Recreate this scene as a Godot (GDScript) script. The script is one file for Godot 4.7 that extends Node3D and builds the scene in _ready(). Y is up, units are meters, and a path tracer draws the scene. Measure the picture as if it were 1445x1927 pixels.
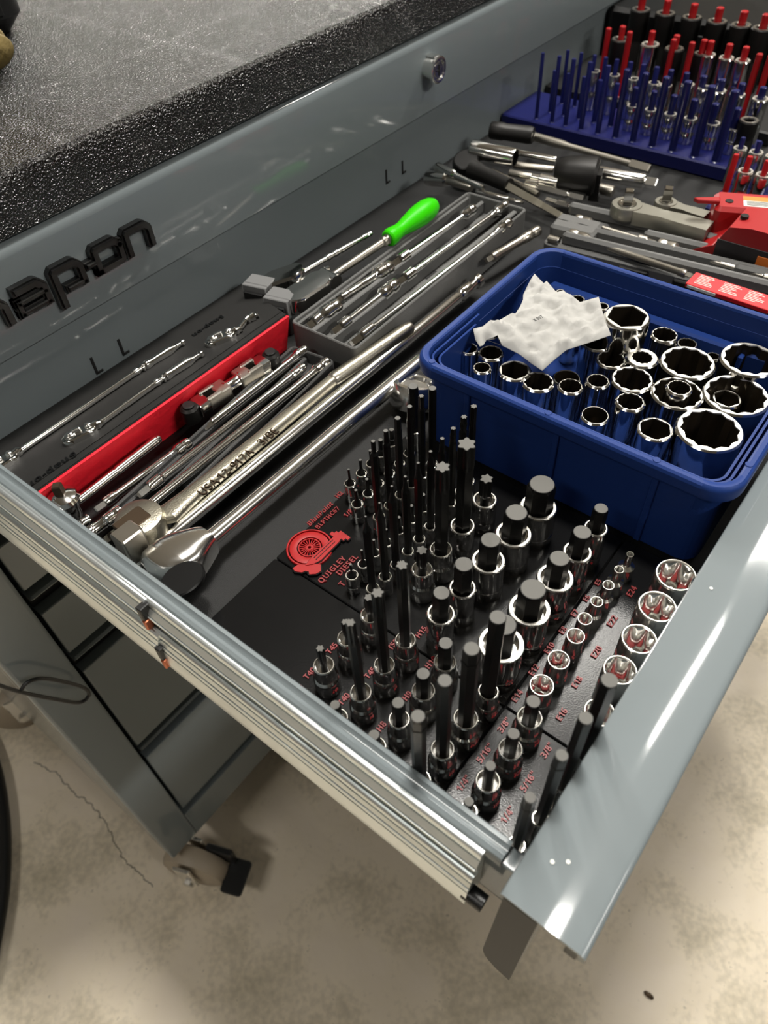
extends Node3D

var M := {}
var used := {}


class Builder:
	var st := SurfaceTool.new()
	var grp := 1
	var xf := Transform3D()

	func _init():
		st.begin(Mesh.PRIMITIVE_TRIANGLES)

	func tri(a: Vector3, b: Vector3, c: Vector3, g: int):
		if a.is_equal_approx(b) or b.is_equal_approx(c) or c.is_equal_approx(a):
			return
		st.set_smooth_group(g)
		st.add_vertex(xf * a)
		st.set_smooth_group(g)
		st.add_vertex(xf * b)
		st.set_smooth_group(g)
		st.add_vertex(xf * c)

	func tri_out(a: Vector3, b: Vector3, c: Vector3, out: Vector3, g := -1):
		if (a - c).cross(a - b).dot(out) < 0.0:
			tri(a, c, b, g)
		else:
			tri(a, b, c, g)

	func quad_out(a: Vector3, b: Vector3, c: Vector3, d: Vector3, out: Vector3, g := -1):
		tri_out(a, b, c, out, g)
		tri_out(a, c, d, out, g)

	# joins rings of equal point counts; flats[j] keeps a segment unsmoothed; crease in degrees between bands
	func loft(rings: Array, flat_bands := [], flat_segs := [], crease := 28.0):
		var old := Vector2()
		for i in rings.size() - 1:
			var p: PackedVector3Array = rings[i]
			var q: PackedVector3Array = rings[i + 1]
			var n := p.size()
			var cp := Vector3()
			var cq := Vector3()
			for k in n:
				cp += p[k] / n
				cq += q[k] / n
			var d := Vector2(q[0].distance_to(cq) - p[0].distance_to(cp), q[0].y - p[0].y)
			if old == Vector2() or absf(old.angle_to(d)) > deg_to_rad(crease):
				grp += 1
			old = d
			var isflat: bool = flat_bands.size() > i and flat_bands[i]
			for j in n:
				var k := (j + 1) % n
				var g := -1 if isflat or (flat_segs.size() > j and flat_segs[j]) else grp
				tri(p[j], p[k], q[k], g)
				tri(p[j], q[k], q[j], g)
		grp += 1

	# profile rows: [height, radius, kind]; kinds: o round, hex, sq, torx, p12
	func prof(rows: Array, n := 24, turn := 0.0):
		var rings := []
		var flat := []
		for row in rows:
			var ring := PackedVector3Array()
			for j in n:
				var a := TAU * j / n
				var r := Builder.rad(row[2], row[1], a)
				ring.append(Vector3(r * cos(a + turn), row[0], r * sin(a + turn)))
			rings.append(ring)
		for i in rows.size() - 1:
			flat.append(rows[i][2] in ["hex", "sq", "p12"] or rows[i + 1][2] in ["hex", "sq", "p12"])
		loft(rings, flat)

	static func rad(kind: String, r: float, a: float) -> float:
		match kind:
			"hex":
				return r * cos(PI / 6.0) / cos(fposmod(a, PI / 3.0) - PI / 6.0)
			"sq":
				return r * cos(PI / 4.0) / cos(fposmod(a, PI / 2.0) - PI / 4.0)
			"p12":
				var h1 := cos(PI / 6.0) / cos(fposmod(a, PI / 3.0) - PI / 6.0)
				var h2 := cos(PI / 6.0) / cos(fposmod(a + PI / 6.0, PI / 3.0) - PI / 6.0)
				return r * maxf(h1, h2)
			"lobes":
				return r * (0.925 + 0.075 * cos(6.0 * a))
			"torx":
				return r * (0.86 + 0.14 * cos(6.0 * a))
		return r

	func along(p0: Vector3, p1: Vector3):
		var y := (p1 - p0).normalized()
		var x := (Vector3.UP if absf(y.y) < 0.9 else Vector3.RIGHT).cross(y).normalized()
		xf = Transform3D(Basis(x, y, x.cross(y)), p0)

	# rod from p0 to p1; rows [fraction, radius, kind]
	func rod(p0: Vector3, p1: Vector3, rows: Array, n := 24, turn := 0.0):
		var keep := xf
		along(p0, p1)
		xf = keep * xf
		var l := p0.distance_to(p1)
		var full := []
		for r in rows:
			full.append([r[0] * l, r[1], r[2]])
		prof(full, n, turn)
		xf = keep

	func disc(c: Vector3, r: float, h: float, bev := 0.0005, n := 32):
		var keep := xf
		xf = keep * Transform3D(Basis(), c)
		prof([[0.0, 0.0, "o"], [0.0, r - bev, "o"], [bev, r, "o"], [h - bev, r, "o"], [h, r - bev, "o"], [h, 0.0, "o"]], n)
		xf = keep

	func sphere(c: Vector3, r: Vector3, n := 20):
		var keep := xf
		xf = keep * Transform3D(Basis.from_scale(r), c)
		var rows := []
		for i in 13:
			var a := PI * i / 12.0
			rows.append([-cos(a), sin(a), "o"])
		prof(rows, n)
		xf = keep

	static func rrect(x0: float, x1: float, z0: float, z1: float, y: float, r: float, k := 4) -> PackedVector3Array:
		var out := PackedVector3Array()
		var cs := [Vector2(x1 - r, z1 - r), Vector2(x0 + r, z1 - r), Vector2(x0 + r, z0 + r), Vector2(x1 - r, z0 + r)]
		for c in 4:
			for i in k:
				var a := PI / 2.0 * (c + float(i) / (k - 1))
				out.append(Vector3(cs[c].x + r * cos(a), y, cs[c].y + r * sin(a)))
		return out

	# rounded rectangle levels: [inset, y, corner radius]
	func rlevels(x0: float, x1: float, z0: float, z1: float, levels: Array, k := 4, crease := 28.0):
		var rings := []
		var segs := []
		for c in 4 * k:
			segs.append(c % k == k - 1)
		for l in levels:
			var i: float = l[0]
			rings.append(rrect(x0 + i, x1 - i, z0 + i, z1 - i, l[1], l[2], k))
		loft(rings, [], segs, crease)
		for e in [0, rings.size() - 1]:
			var p: PackedVector3Array = rings[e]
			for j in p.size() - 2:
				tri_out(p[0], p[j + 1], p[j + 2], Vector3(0, -1 if e == 0 else 1, 0))

	# bevelled box, solid
	func rbox(lo: Vector3, hi: Vector3, r := 0.002, bev := 0.001, k := 4):
		var m := minf(hi.x - lo.x, hi.z - lo.z) * 0.49
		r = minf(r, m)
		bev = minf(bev, minf(r * 0.9, (hi.y - lo.y) * 0.45))
		rlevels(lo.x, hi.x, lo.z, hi.z, [[bev, lo.y, r - bev * 0.9], [0.0, lo.y + bev, r], [0.0, hi.y - bev, r], [bev, hi.y, r - bev * 0.9]], k)

	# polygon in the plane of bas.x, bas.y, extruded along bas.z from d0 to d1
	func extrude(poly: PackedVector2Array, bas: Basis, at: Vector3, d0: float, d1: float, bev := 0.0):
		var keep := xf
		xf = keep * Transform3D(bas, at)
		var ccw := not Geometry2D.is_polygon_clockwise(poly)
		var idx := Geometry2D.triangulate_polygon(poly)
		var top := poly
		if bev > 0.0:
			var off := Geometry2D.offset_polygon(poly, -bev)
			if off.size() == 1 and off[0].size() == poly.size():
				var best := 0
				for i in poly.size():
					if off[0][i].distance_to(poly[0]) < off[0][best].distance_to(poly[0]):
						best = i
				top = PackedVector2Array()
				for i in poly.size():
					top.append(off[0][(best + i) % poly.size()])
				if not (top[1].distance_to(poly[1]) < 4.0 * bev):
					top = poly
		var idt := Geometry2D.triangulate_polygon(top) if top != poly else idx
		for t in idx.size() / 3:
			tri_out(Vector3(poly[idx[3 * t]].x, poly[idx[3 * t]].y, d0), Vector3(poly[idx[3 * t + 1]].x, poly[idx[3 * t + 1]].y, d0), Vector3(poly[idx[3 * t + 2]].x, poly[idx[3 * t + 2]].y, d0), Vector3(0, 0, -1))
		for t in idt.size() / 3:
			tri_out(Vector3(top[idt[3 * t]].x, top[idt[3 * t]].y, d1), Vector3(top[idt[3 * t + 1]].x, top[idt[3 * t + 1]].y, d1), Vector3(top[idt[3 * t + 2]].x, top[idt[3 * t + 2]].y, d1), Vector3(0, 0, 1))
		var n := poly.size()
		var db := d1 - (bev if top != poly else 0.0)
		for i in n:
			var a := poly[i]
			var b := poly[(i + 1) % n]
			var o := poly[(i + n - 1) % n]
			if absf((a - o).angle_to(b - a)) > deg_to_rad(35.0):
				grp += 1
			var e := b - a
			var out := Vector3(e.y, -e.x, 0) * (1.0 if ccw else -1.0)
			quad_out(Vector3(a.x, a.y, d0), Vector3(b.x, b.y, d0), Vector3(b.x, b.y, db), Vector3(a.x, a.y, db), out, grp)
			if top != poly:
				var c := top[i]
				var d := top[(i + 1) % n]
				quad_out(Vector3(a.x, a.y, db), Vector3(b.x, b.y, db), Vector3(d.x, d.y, d1), Vector3(c.x, c.y, d1), out + Vector3(0, 0, e.length()))
		grp += 1
		xf = keep

	# round tube along points
	func tube(pts: Array, r: float, n := 12):
		var rings := []
		var side := Vector3.UP
		for i in pts.size():
			var t: Vector3 = (pts[mini(i + 1, pts.size() - 1)] - pts[maxi(i - 1, 0)]).normalized()
			side = (side - t * side.dot(t)).normalized()
			if side.length() < 0.5:
				side = t.cross(Vector3.RIGHT).normalized()
			var u := side.cross(t)
			var ring := PackedVector3Array()
			for j in n:
				var a := TAU * j / n
				ring.append(pts[i] + (side * cos(a) + u * sin(a)) * r)
			rings.append(ring)
		grp += 1
		for i in rings.size() - 1:
			for j in n:
				var k := (j + 1) % n
				var p: PackedVector3Array = rings[i]
				var q: PackedVector3Array = rings[i + 1]
				var out: Vector3 = p[j] - pts[i]
				quad_out(p[j], p[k], q[k], q[j], out, grp)
		for e in [0, rings.size() - 1]:
			var out: Vector3 = (pts[0] - pts[1]) if e == 0 else (pts[-1] - pts[-2])
			for j in n:
				tri_out(pts[e], rings[e][j], rings[e][(j + 1) % n], out)
		grp += 1

	func done() -> ArrayMesh:
		st.generate_normals()
		return st.commit()


func numbered(called: String) -> String:
	used[called] = used.get(called, 0) + 1
	return called if used[called] == 1 else "%s_%03d" % [called, used[called] - 1]


func tag(o: Node3D, label: String, category: String, group := ""):
	o.set_meta("label", label)
	o.set_meta("category", category)
	if group:
		o.set_meta("group", group)


func thing(called: String, label: String, category: String, at := Vector3.ZERO, group := "") -> Node3D:
	var o := Node3D.new()
	o.name = numbered(called)
	add_child(o)
	o.position = at
	tag(o, label, category, group)
	return o


# a part built in world metres under a thing that is not turned (world = true), or in the thing's own axes
func part(parent: Node3D, called: String, b: Builder, m, world := true) -> MeshInstance3D:
	var o := MeshInstance3D.new()
	o.mesh = b.done()
	o.material_override = M[m] if m is String else m
	o.name = called
	parent.add_child(o, true)
	if world and parent.get_parent() == self and not parent is MeshInstance3D:
		o.position = -parent.position
	return o


func struct(called: String, b: Builder, m: String) -> MeshInstance3D:
	var o := part(self, called, b, m, false)
	o.set_meta("kind", "structure")
	return o


func lettering(parent: Node3D, called: String, text: String, m: String, at: Vector3, bas: Basis, height: float, depth := 0.0006, italic := false, bold := true):
	var f := SystemFont.new()
	f.font_names = PackedStringArray(["Droid Sans"])
	f.font_weight = 700 if bold else 400
	f.font_italic = italic
	var t := TextMesh.new()
	t.font = f
	t.text = text
	t.font_size = 32
	t.pixel_size = height / 32.0 / 0.71
	t.depth = depth
	t.curve_step = 2.0
	t.horizontal_alignment = HORIZONTAL_ALIGNMENT_LEFT
	t.vertical_alignment = VERTICAL_ALIGNMENT_BOTTOM
	var o := MeshInstance3D.new()
	o.mesh = t
	o.material_override = M[m]
	o.name = called
	parent.add_child(o, true)
	var where := at
	if parent.get_parent() == self and not parent is MeshInstance3D:
		where -= parent.position
	var sk := Basis(bas.x, bas.y + bas.x * (0.22 if italic else 0.0), bas.z)
	o.transform = Transform3D(sk, where)
	# TextMesh bottom alignment leaves the descent below the baseline
	o.position -= sk.y * height * 0.33


func paint(called: String, c: Color, rough: float, metal := 0.0, coat := 0.0) -> StandardMaterial3D:
	var m := StandardMaterial3D.new()
	m.resource_name = called
	m.albedo_color = c
	m.roughness = rough
	m.metallic = metal
	if coat > 0.0:
		m.clearcoat_enabled = true
		m.clearcoat = coat
		m.clearcoat_roughness = 0.08
	M[called] = m
	return m


func noise(freq: float, octaves := 4, kind := FastNoiseLite.TYPE_SIMPLEX_SMOOTH, at := 7) -> FastNoiseLite:
	var f := FastNoiseLite.new()
	f.noise_type = kind
	f.frequency = freq
	f.fractal_octaves = octaves
	f.seed = at
	return f


func grain(m: StandardMaterial3D, scale: float, strength: float, freq: float, octaves := 3, size := 512):
	var t := NoiseTexture2D.new()
	t.width = size
	t.height = size
	t.seamless = true
	t.as_normal_map = true
	t.bump_strength = 8.0
	t.noise = noise(freq, octaves)
	m.normal_enabled = true
	m.normal_texture = t
	m.normal_scale = strength
	m.uv1_triplanar = true
	m.uv1_world_triplanar = true
	m.uv1_scale = Vector3.ONE * scale


func speckle(m: StandardMaterial3D, scale: float, freq: float, dark: Color, light: Color, octaves := 4, size := 512):
	var g := Gradient.new()
	g.set_color(0, dark)
	g.set_color(1, light)
	g.set_offset(0, 0.25)
	g.set_offset(1, 0.75)
	var t := NoiseTexture2D.new()
	t.width = size
	t.height = size
	t.seamless = true
	t.noise = noise(freq, octaves)
	t.color_ramp = g
	m.albedo_color = Color.WHITE
	m.albedo_texture = t
	m.uv1_triplanar = true
	m.uv1_world_triplanar = true
	m.uv1_scale = Vector3.ONE * scale


func _ready():
	setup_camera_and_light()
	materials()
	room()
	add_light_blocker()
	cabinet()
	open_drawer()
	trays()
	blue_bin()
	bit_sockets()
	e_sockets()
	bin_sockets()
	long_tools()
	tray_tools()
	ratchets()
	pile()
	pin_holders()
	far_case()
	clutter()


func setup_camera_and_light():
	var cam := Camera3D.new()
	cam.name = "camera"
	cam.transform = Transform3D(Basis(Vector3(0.615580, -0.047364, 0.786650), Vector3(0.614546, 0.653738, -0.441542), Vector3(-0.493349, 0.755237, 0.431535)), Vector3(0, 0.44, 0))
	cam.fov = 69.9381
	var lens := CameraAttributesPhysical.new()
	lens.frustum_focal_length = 17.1575
	lens.frustum_focus_distance = 0.56
	lens.exposure_aperture = 6.0
	lens.frustum_near = 0.02
	lens.frustum_far = 40.0
	cam.attributes = lens
	cam.near = 0.02
	cam.far = 40.0
	add_child(cam)
	cam.current = true
	var e := Environment.new()
	e.background_mode = Environment.BG_COLOR
	e.background_color = Color(0.02, 0.02, 0.02)
	e.tonemap_mode = Environment.TONE_MAPPER_LINEAR
	e.tonemap_exposure = 0.92
	e.sdfgi_enabled = true
	e.ssao_enabled = true
	e.ssil_enabled = true
	var w := WorldEnvironment.new()
	w.name = "world_environment"
	w.environment = e
	add_child(w)


const LAMPS := [
	[0.75, -0.45, 0.5, 0.3, 9.8, PI / 2, "short strip light on the ceiling right above the open drawer"],
	[3.3, -0.1, 1.2, 0.3, 9.5, PI / 2, "long strip light on the ceiling farthest to the right of the drawer"],
	[2.2, -0.52, 0.8, 0.2, 5.5, -0.3, "short strip light on the ceiling between the other two over the drawer"],
	[7.0, -6.0, 1.8, 0.3, 95.0, 0.6, "broad strip light on the ceiling at the far end of the workshop"],
	[4.6, -5.4, 1.5, 0.2, 50.0, 0.6, "long strip light on the ceiling behind the cabinet"],
	[-2.4, -0.7, 1.5, 0.25, 4.0, PI / 2, "added unseen strip light left of the cabinet to brighten slide rails and floor"],  # added fill lamp, no known source on this side
	[0.9, 3.5, 1.8, 0.3, 15.0, 0.0, "long strip light on the ceiling at the front of the workshop"],
]


func materials():
	var gpt = paint("grey_paint", Color(0.43, 0.46, 0.47), 0.55, 0.0, 0.8)
	gpt.metallic_specular = 0.25
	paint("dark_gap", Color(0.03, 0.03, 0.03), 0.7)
	paint("inside_steel", Color(0.22, 0.22, 0.22), 0.45, 0.3)
	var top = paint("bed_liner", Color(0.03, 0.03, 0.03), 0.2)
	top.metallic_specular = 0.6
	grain(top, 5.0, 1.5, 0.075, 2, 1024)
	var z = paint("zinc_steel", Color(0.93, 0.95, 0.95), 0.33, 0.88)
	grain(z, 3.0, 0.1, 0.02, 2, 256)
	paint("copper_stop", Color(0.75, 0.45, 0.33), 0.4, 0.9)
	paint("chrome", Color(0.82, 0.815, 0.8), 0.11, 1.0)
	paint("bright_chrome", Color(0.92, 0.915, 0.9), 0.17, 1.0)
	paint("worn_chrome", Color(0.72, 0.7, 0.66), 0.28, 1.0)
	var f = paint("forged_steel", Color(0.7, 0.68, 0.62), 0.34, 1.0)
	grain(f, 9.0, 0.06, 0.22, 2, 256)
	paint("rusty_steel", Color(0.3, 0.25, 0.2), 0.5, 0.9)
	paint("black_oxide", Color(0.075, 0.073, 0.07), 0.33, 0.55)
	paint("worn_face", Color(0.32, 0.315, 0.3), 0.6, 0.3)
	paint("ground_steel", Color(0.86, 0.845, 0.81), 0.34, 0.95)
	paint("bore_steel", Color(0.27, 0.24, 0.2), 0.42, 0.85)
	paint("impact_black", Color(0.1, 0.095, 0.09), 0.45, 0.5)
	var ab = paint("black_plastic", Color(0.075, 0.075, 0.077), 0.38)
	grain(ab, 8.0, 0.05, 0.3, 2, 256)
	var gp = paint("grey_plastic", Color(0.36, 0.36, 0.355), 0.46)
	paint("tray_plastic", Color(0.22, 0.22, 0.22), 0.42)
	grain(gp, 8.0, 0.05, 0.3, 2, 256)
	var mt = paint("printed_black", Color(0.06, 0.06, 0.062), 0.22)
	mt.metallic_specular = 0.35
	grain(mt, 10.0, 0.018, 0.35, 2, 256)
	var li = paint("rubber_liner", Color(0.075, 0.075, 0.075), 0.5)
	li.metallic_specular = 0.4
	grain(li, 8.0, 0.13, 0.35, 2, 512)
	paint("foam_black", Color(0.085, 0.08, 0.075), 0.6)
	var fr = paint("foam_red", Color(0.92, 0.07, 0.16), 0.7)
	grain(fr, 6.0, 0.3, 0.04, 3, 256)
	paint("red_print", Color(0.6, 0.035, 0.05), 0.4)
	paint("dull_red", Color(0.47, 0.02, 0.04), 0.45)
	paint("red_pin", Color(0.58, 0.025, 0.05), 0.35)
	paint("blue_pin", Color(0.035, 0.06, 0.28), 0.32)
	paint("bin_blue", Color(0.105, 0.2, 0.43), 0.46).metallic_specular = 0.28
	paint("green_grip", Color(0.17, 0.7, 0.0), 0.35).metallic_specular = 0.3
	paint("paper_white", Color(0.6, 0.595, 0.58), 0.75)
	paint("print_black", Color(0.06, 0.06, 0.06), 0.6)
	paint("leaflet_red", Color(0.78, 0.06, 0.1), 0.45)
	paint("clip_grey", Color(0.42, 0.42, 0.42), 0.4)
	paint("shaded_grey_paint", Color(0.09, 0.093, 0.097), 0.4).metallic_specular = 0.3  # grey paint with a dark reflection put into its colour
	paint("tool_red", Color(0.58, 0.07, 0.08), 0.4)
	paint("alloy", Color(0.55, 0.54, 0.5), 0.4, 0.8)
	paint("label_dark", Color(0.13, 0.12, 0.12), 0.4)
	paint("label_orange", Color(0.85, 0.45, 0.12), 0.5)
	paint("label_white", Color(0.85, 0.85, 0.82), 0.5)
	paint("badge_black", Color(0.03, 0.03, 0.03), 0.3)
	paint("deep_black", Color(0.025, 0.025, 0.025), 0.4).metallic_specular = 0.35
	paint("blocker_grey", Color(0.16, 0.165, 0.17), 0.5)
	paint("wheel_tan", Color(0.62, 0.57, 0.5), 0.5)
	paint("cable_black", Color(0.035, 0.035, 0.035), 0.45)
	paint("khaki_leather", Color(0.4, 0.34, 0.17), 0.85)
	grain(M.khaki_leather, 6.0, 0.6, 0.03, 4, 256)
	speckle(paint("wall_paint", Color(0.5, 0.48, 0.45), 0.8), 0.7, 0.01, Color(0.3, 0.295, 0.285), Color(0.36, 0.355, 0.345), 3, 256)
	paint("ceiling_paint", Color(0.42, 0.415, 0.41), 0.85)
	var lamp = paint("lamp_diffuser", Color(1, 1, 1), 0.5)
	lamp.emission_enabled = true
	lamp.emission = Color(1.0, 0.985, 0.955)
	lamp.emission_energy_multiplier = 6.0
	paint("lamp_housing", Color(0.85, 0.85, 0.85), 0.5)
	concrete()


# ground: trowelled concrete two metres a tile, with blotches, pits and one hairline crack
func concrete():
	var s := 1536
	var a := noise(0.006, 5).get_image(s, s)
	var b := noise(0.085, 3, FastNoiseLite.TYPE_SIMPLEX_SMOOTH, 21).get_image(s, s)
	var c := noise(0.02, 3, FastNoiseLite.TYPE_CELLULAR, 5).get_image(s, s)
	var da := a.get_data()
	var db := b.get_data()
	var dc := c.get_data()
	var out := PackedByteArray()
	out.resize(s * s * 3)
	for i in s * s:
		var v := 1.0 + (da[i] / 255.0 - 0.5) * 0.34 + (db[i] / 255.0 - 0.5) * 0.17
		if db[i] > 212 and dc[i] < 90:
			v *= 0.8
		v = clampf(v, 0.2, 1.0)
		out[i * 3] = int(222.0 * v)
		out[i * 3 + 1] = int(209.0 * v)
		out[i * 3 + 2] = int((182.0 + 10.0 * (da[i] / 255.0)) * v)
	var im := Image.create_from_data(s, s, false, Image.FORMAT_RGB8, out)
	# the crack: from (0.02, -0.80) to (0.07, -0.47) in metres, tile origin (-0.6, -1.4)
	var crack := [Vector2(-0.0156, -1.0011), Vector2(-0.0037, -0.9467), Vector2(-0.0036, -0.8718), Vector2(0.0021, -0.831), Vector2(-0.0056, -0.7681), Vector2(-0.0207, -0.7206), Vector2(-0.0246, -0.6716), Vector2(-0.022, -0.616)]
	var wob := noise(0.09, 3, FastNoiseLite.TYPE_SIMPLEX, 31)
	for k in crack.size() - 1:
		for t in 200:
			var q: Vector2 = crack[k].lerp(crack[k + 1], t / 200.0)
			q += Vector2(wob.get_noise_2d(q.x * 420.0, q.y * 420.0), wob.get_noise_2d(q.y * 420.0 + 300.0, q.x * 420.0)) * 0.004
			var u := Vector2i(((q + Vector2(0.6, 1.4)) / 2.0 * s).round())
			var old := im.get_pixel(u.x, u.y)
			if old.r > 0.45:
				im.set_pixel(u.x, u.y, old.darkened(0.42))
	var m := paint("concrete", Color.WHITE, 0.5)
	m.albedo_texture = ImageTexture.create_from_image(im)
	var r := NoiseTexture2D.new()
	r.width = 512
	r.height = 512
	r.seamless = true
	r.as_normal_map = true
	r.bump_strength = 4.0
	r.noise = noise(0.03, 4)
	m.normal_enabled = true
	m.normal_texture = r
	m.normal_scale = 0.25


func room():
	var y0 := -1.02
	var y1 := 3.05
	# floor slab with its own texture coordinates (two metres a tile)
	var st := SurfaceTool.new()
	st.begin(Mesh.PRIMITIVE_TRIANGLES)
	for q in [[-4, -9, 10, -9, 10, 4], [-4, -9, 10, 4, -4, 4]]:
		for k in 3:
			st.set_normal(Vector3.UP)
			st.set_tangent(Plane(1, 0, 0, 1))
			st.set_uv(Vector2((q[2 * k] + 0.6) / 2.0, (q[2 * k + 1] + 1.4) / 2.0))
			st.add_vertex(Vector3(q[2 * k], y0, q[2 * k + 1]))
	var fl := MeshInstance3D.new()
	fl.name = "floor"
	fl.mesh = st.commit()
	fl.material_override = M.concrete
	fl.set_meta("kind", "structure")
	add_child(fl)
	var b := Builder.new()
	b.rbox(Vector3(-4.1, y1, -9.1), Vector3(10.1, y1 + 0.1, 4.1))
	struct("ceiling", b, "ceiling_paint")
	for w in [["wall_left", -4.1, -4.0, -9.1, 4.1], ["wall_right", 10.0, 10.1, -9.1, 4.1], ["wall_back", -4.0, 10.0, -9.1, -9.0], ["wall_front", -4.0, 10.0, 4.0, 4.1]]:
		b = Builder.new()
		b.rbox(Vector3(w[1], y0, w[3]), Vector3(w[2], y1, w[4]))
		struct(w[0], b, "wall_paint")
	for l in LAMPS:
		var c := Vector3(l[0], y1, l[1])
		var t := thing("ceiling_light", l[6], "light", c, "ceiling strip lights")
		t.rotation.y = l[5]
		b = Builder.new()
		b.rbox(Vector3(-l[2] / 2 - 0.02, -0.03, -l[3] / 2 - 0.02), Vector3(l[2] / 2 + 0.02, 0.0, l[3] / 2 + 0.02), 0.01, 0.004)
		part(t, "housing", b, "lamp_housing", false)
		b = Builder.new()
		b.rbox(Vector3(-l[2] / 2, -0.045, -l[3] / 2), Vector3(l[2] / 2, -0.03, l[3] / 2), 0.01, 0.006)
		part(t, "diffuser", b, "lamp_diffuser", false)
		var a := AreaLight3D.new()
		a.name = "strip_glow"
		a.area_size = Vector2(l[2], l[3])
		a.light_energy = l[4]
		a.light_color = Color(1.0, 0.985, 0.955)
		a.shadow_enabled = true
		a.area_range = 20.0
		a.area_attenuation = 2.0
		t.add_child(a)
		a.position = Vector3(0, -0.055, 0)
		a.rotation.x = -PI / 2


func add_light_blocker():  # added out-of-view block that shades floor and drawer fronts from the front lamp
	var t := thing("light_blocker", "added tall dark grey locker shape out of view, blocking front light from the floor", "locker", Vector3(1.28, -1.02, 0.91))
	var b := Builder.new()
	b.rbox(Vector3(0.16, -1.02, 0.62), Vector3(2.4, 0.42, 1.2), 0.01, 0.006)
	part(t, "body", b, "blocker_grey")
	for k in 4:
		b = Builder.new()
		b.rbox(Vector3(0.18 + 0.555 * k, -0.98, 0.61), Vector3(0.72 + 0.555 * k, 0.38, 0.622), 0.006, 0.004)
		var d := part(t, "door", b, "blocker_grey")
		b = Builder.new()
		b.rbox(Vector3(0.64 + 0.555 * k, -0.3, 0.596), Vector3(0.66 + 0.555 * k, -0.16, 0.612), 0.004, 0.003)
		part(d, "handle", b, "alloy")


func cabinet():
	var t := thing("tool_cabinet", "glossy dark grey steel roller tool cabinet with its top drawer pulled open", "cabinet", Vector3(0.8, -0.88, -0.565))
	var b := Builder.new()
	# left post, fascia, lower rail, sides, back and bottom of the body
	b.rbox(Vector3(0.031, -0.885, -0.6), Vector3(0.087, 0.08, -0.565), 0.004, 0.002)
	b.rbox(Vector3(1.50, -0.885, -0.6), Vector3(1.556, 0.08, -0.565), 0.004, 0.002)
	b.rbox(Vector3(0.087, -0.885, -0.6), Vector3(1.5, -0.797, -0.565), 0.002, 0.001)
	b.rbox(Vector3(0.031, -0.885, -1.9), Vector3(0.036, 0.163, -0.6), 0.002, 0.001)
	b.rbox(Vector3(1.551, -0.885, -1.9), Vector3(1.556, 0.163, -0.6), 0.002, 0.001)
	b.rbox(Vector3(0.036, -0.885, -1.9), Vector3(1.551, 0.163, -1.895), 0.002, 0.001)
	b.rbox(Vector3(0.036, -0.885, -1.895), Vector3(1.551, -0.88, -0.6), 0.002, 0.001)
	part(t, "body", b, "grey_paint")
	b = Builder.new()
	var fz := PackedVector2Array()
	for p in [[-0.60, 0.078], [-0.565, 0.078], [-0.565, 0.152], [-0.5662, 0.1568], [-0.5695, 0.1602], [-0.574, 0.1615], [-0.60, 0.1615]]:
		fz.append(Vector2(p[0], p[1]))
	b.extrude(fz, Basis(Vector3(0, 0, 1), Vector3(0, 1, 0), Vector3(-1, 0, 0)), Vector3(0.031, 0, 0), -1.525, 0.0)
	part(t, "fascia", b, "grey_paint")
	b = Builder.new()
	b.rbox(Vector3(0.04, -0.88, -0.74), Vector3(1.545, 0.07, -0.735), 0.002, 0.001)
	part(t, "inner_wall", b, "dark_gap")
	var tops := [-0.06, -0.17, -0.293, -0.55]
	var lows := [-0.157, -0.28, -0.537, -0.79]
	for i in 4:
		b = Builder.new()
		b.rbox(Vector3(0.092, lows[i], -0.60), Vector3(1.494, tops[i] - 0.030, -0.572), 0.002, 0.001)
		var d = part(t, "closed_drawer", b, "grey_paint")
		b = Builder.new()
		b.rbox(Vector3(0.092, tops[i] - 0.030, -0.60), Vector3(1.494, tops[i] - 0.006, -0.586), 0.002, 0.001)
		part(d, "finger_recess_shade", b, "dark_gap")  # near-black colour stands in for the shade under the pull edge
		b = Builder.new()
		b.rbox(Vector3(0.092, tops[i] - 0.006, -0.60), Vector3(1.494, tops[i], -0.571), 0.003, 0.0025)
		part(d, "pull_edge", b, "grey_paint")
	# the lock: a barrel with a rim, a keyway and a small tab on top
	lock(t, Vector3(0.7831, 0.127, -0.548))
	# raised lettering badge
	badge(t)
	# casters
	for p in [[0.052, -0.556, 0.4], [1.49, -0.615, 0.2], [0.04, -1.09, 1.2], [1.49, -1.8, 2.0]]:
		caster(t, p[0], p[1], p[2])
	var wt := thing("worktop", "black worktop with a rough speckled textured coating on the tool cabinet", "worktop", Vector3(0.8, 0.1635, -0.86))
	b = Builder.new()
	b.rlevels(0.02, 1.567, -1.92, -0.5675, [[0.001, 0.1636, 0.003], [0.0, 0.1646, 0.004], [0.0, 0.199, 0.006], [0.0015, 0.2045, 0.006], [0.005, 0.207, 0.006]], 4, 50.0)
	part(wt, "top_slab", b, "bed_liner")


func stroke(points: Array, w: float) -> PackedVector2Array:
	var pl := PackedVector2Array()
	for p in points:
		pl.append(Vector2(p[0], p[1]))
	return Geometry2D.offset_polyline(pl, w / 2.0, Geometry2D.JOIN_ROUND, Geometry2D.END_SQUARE)[0]


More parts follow.
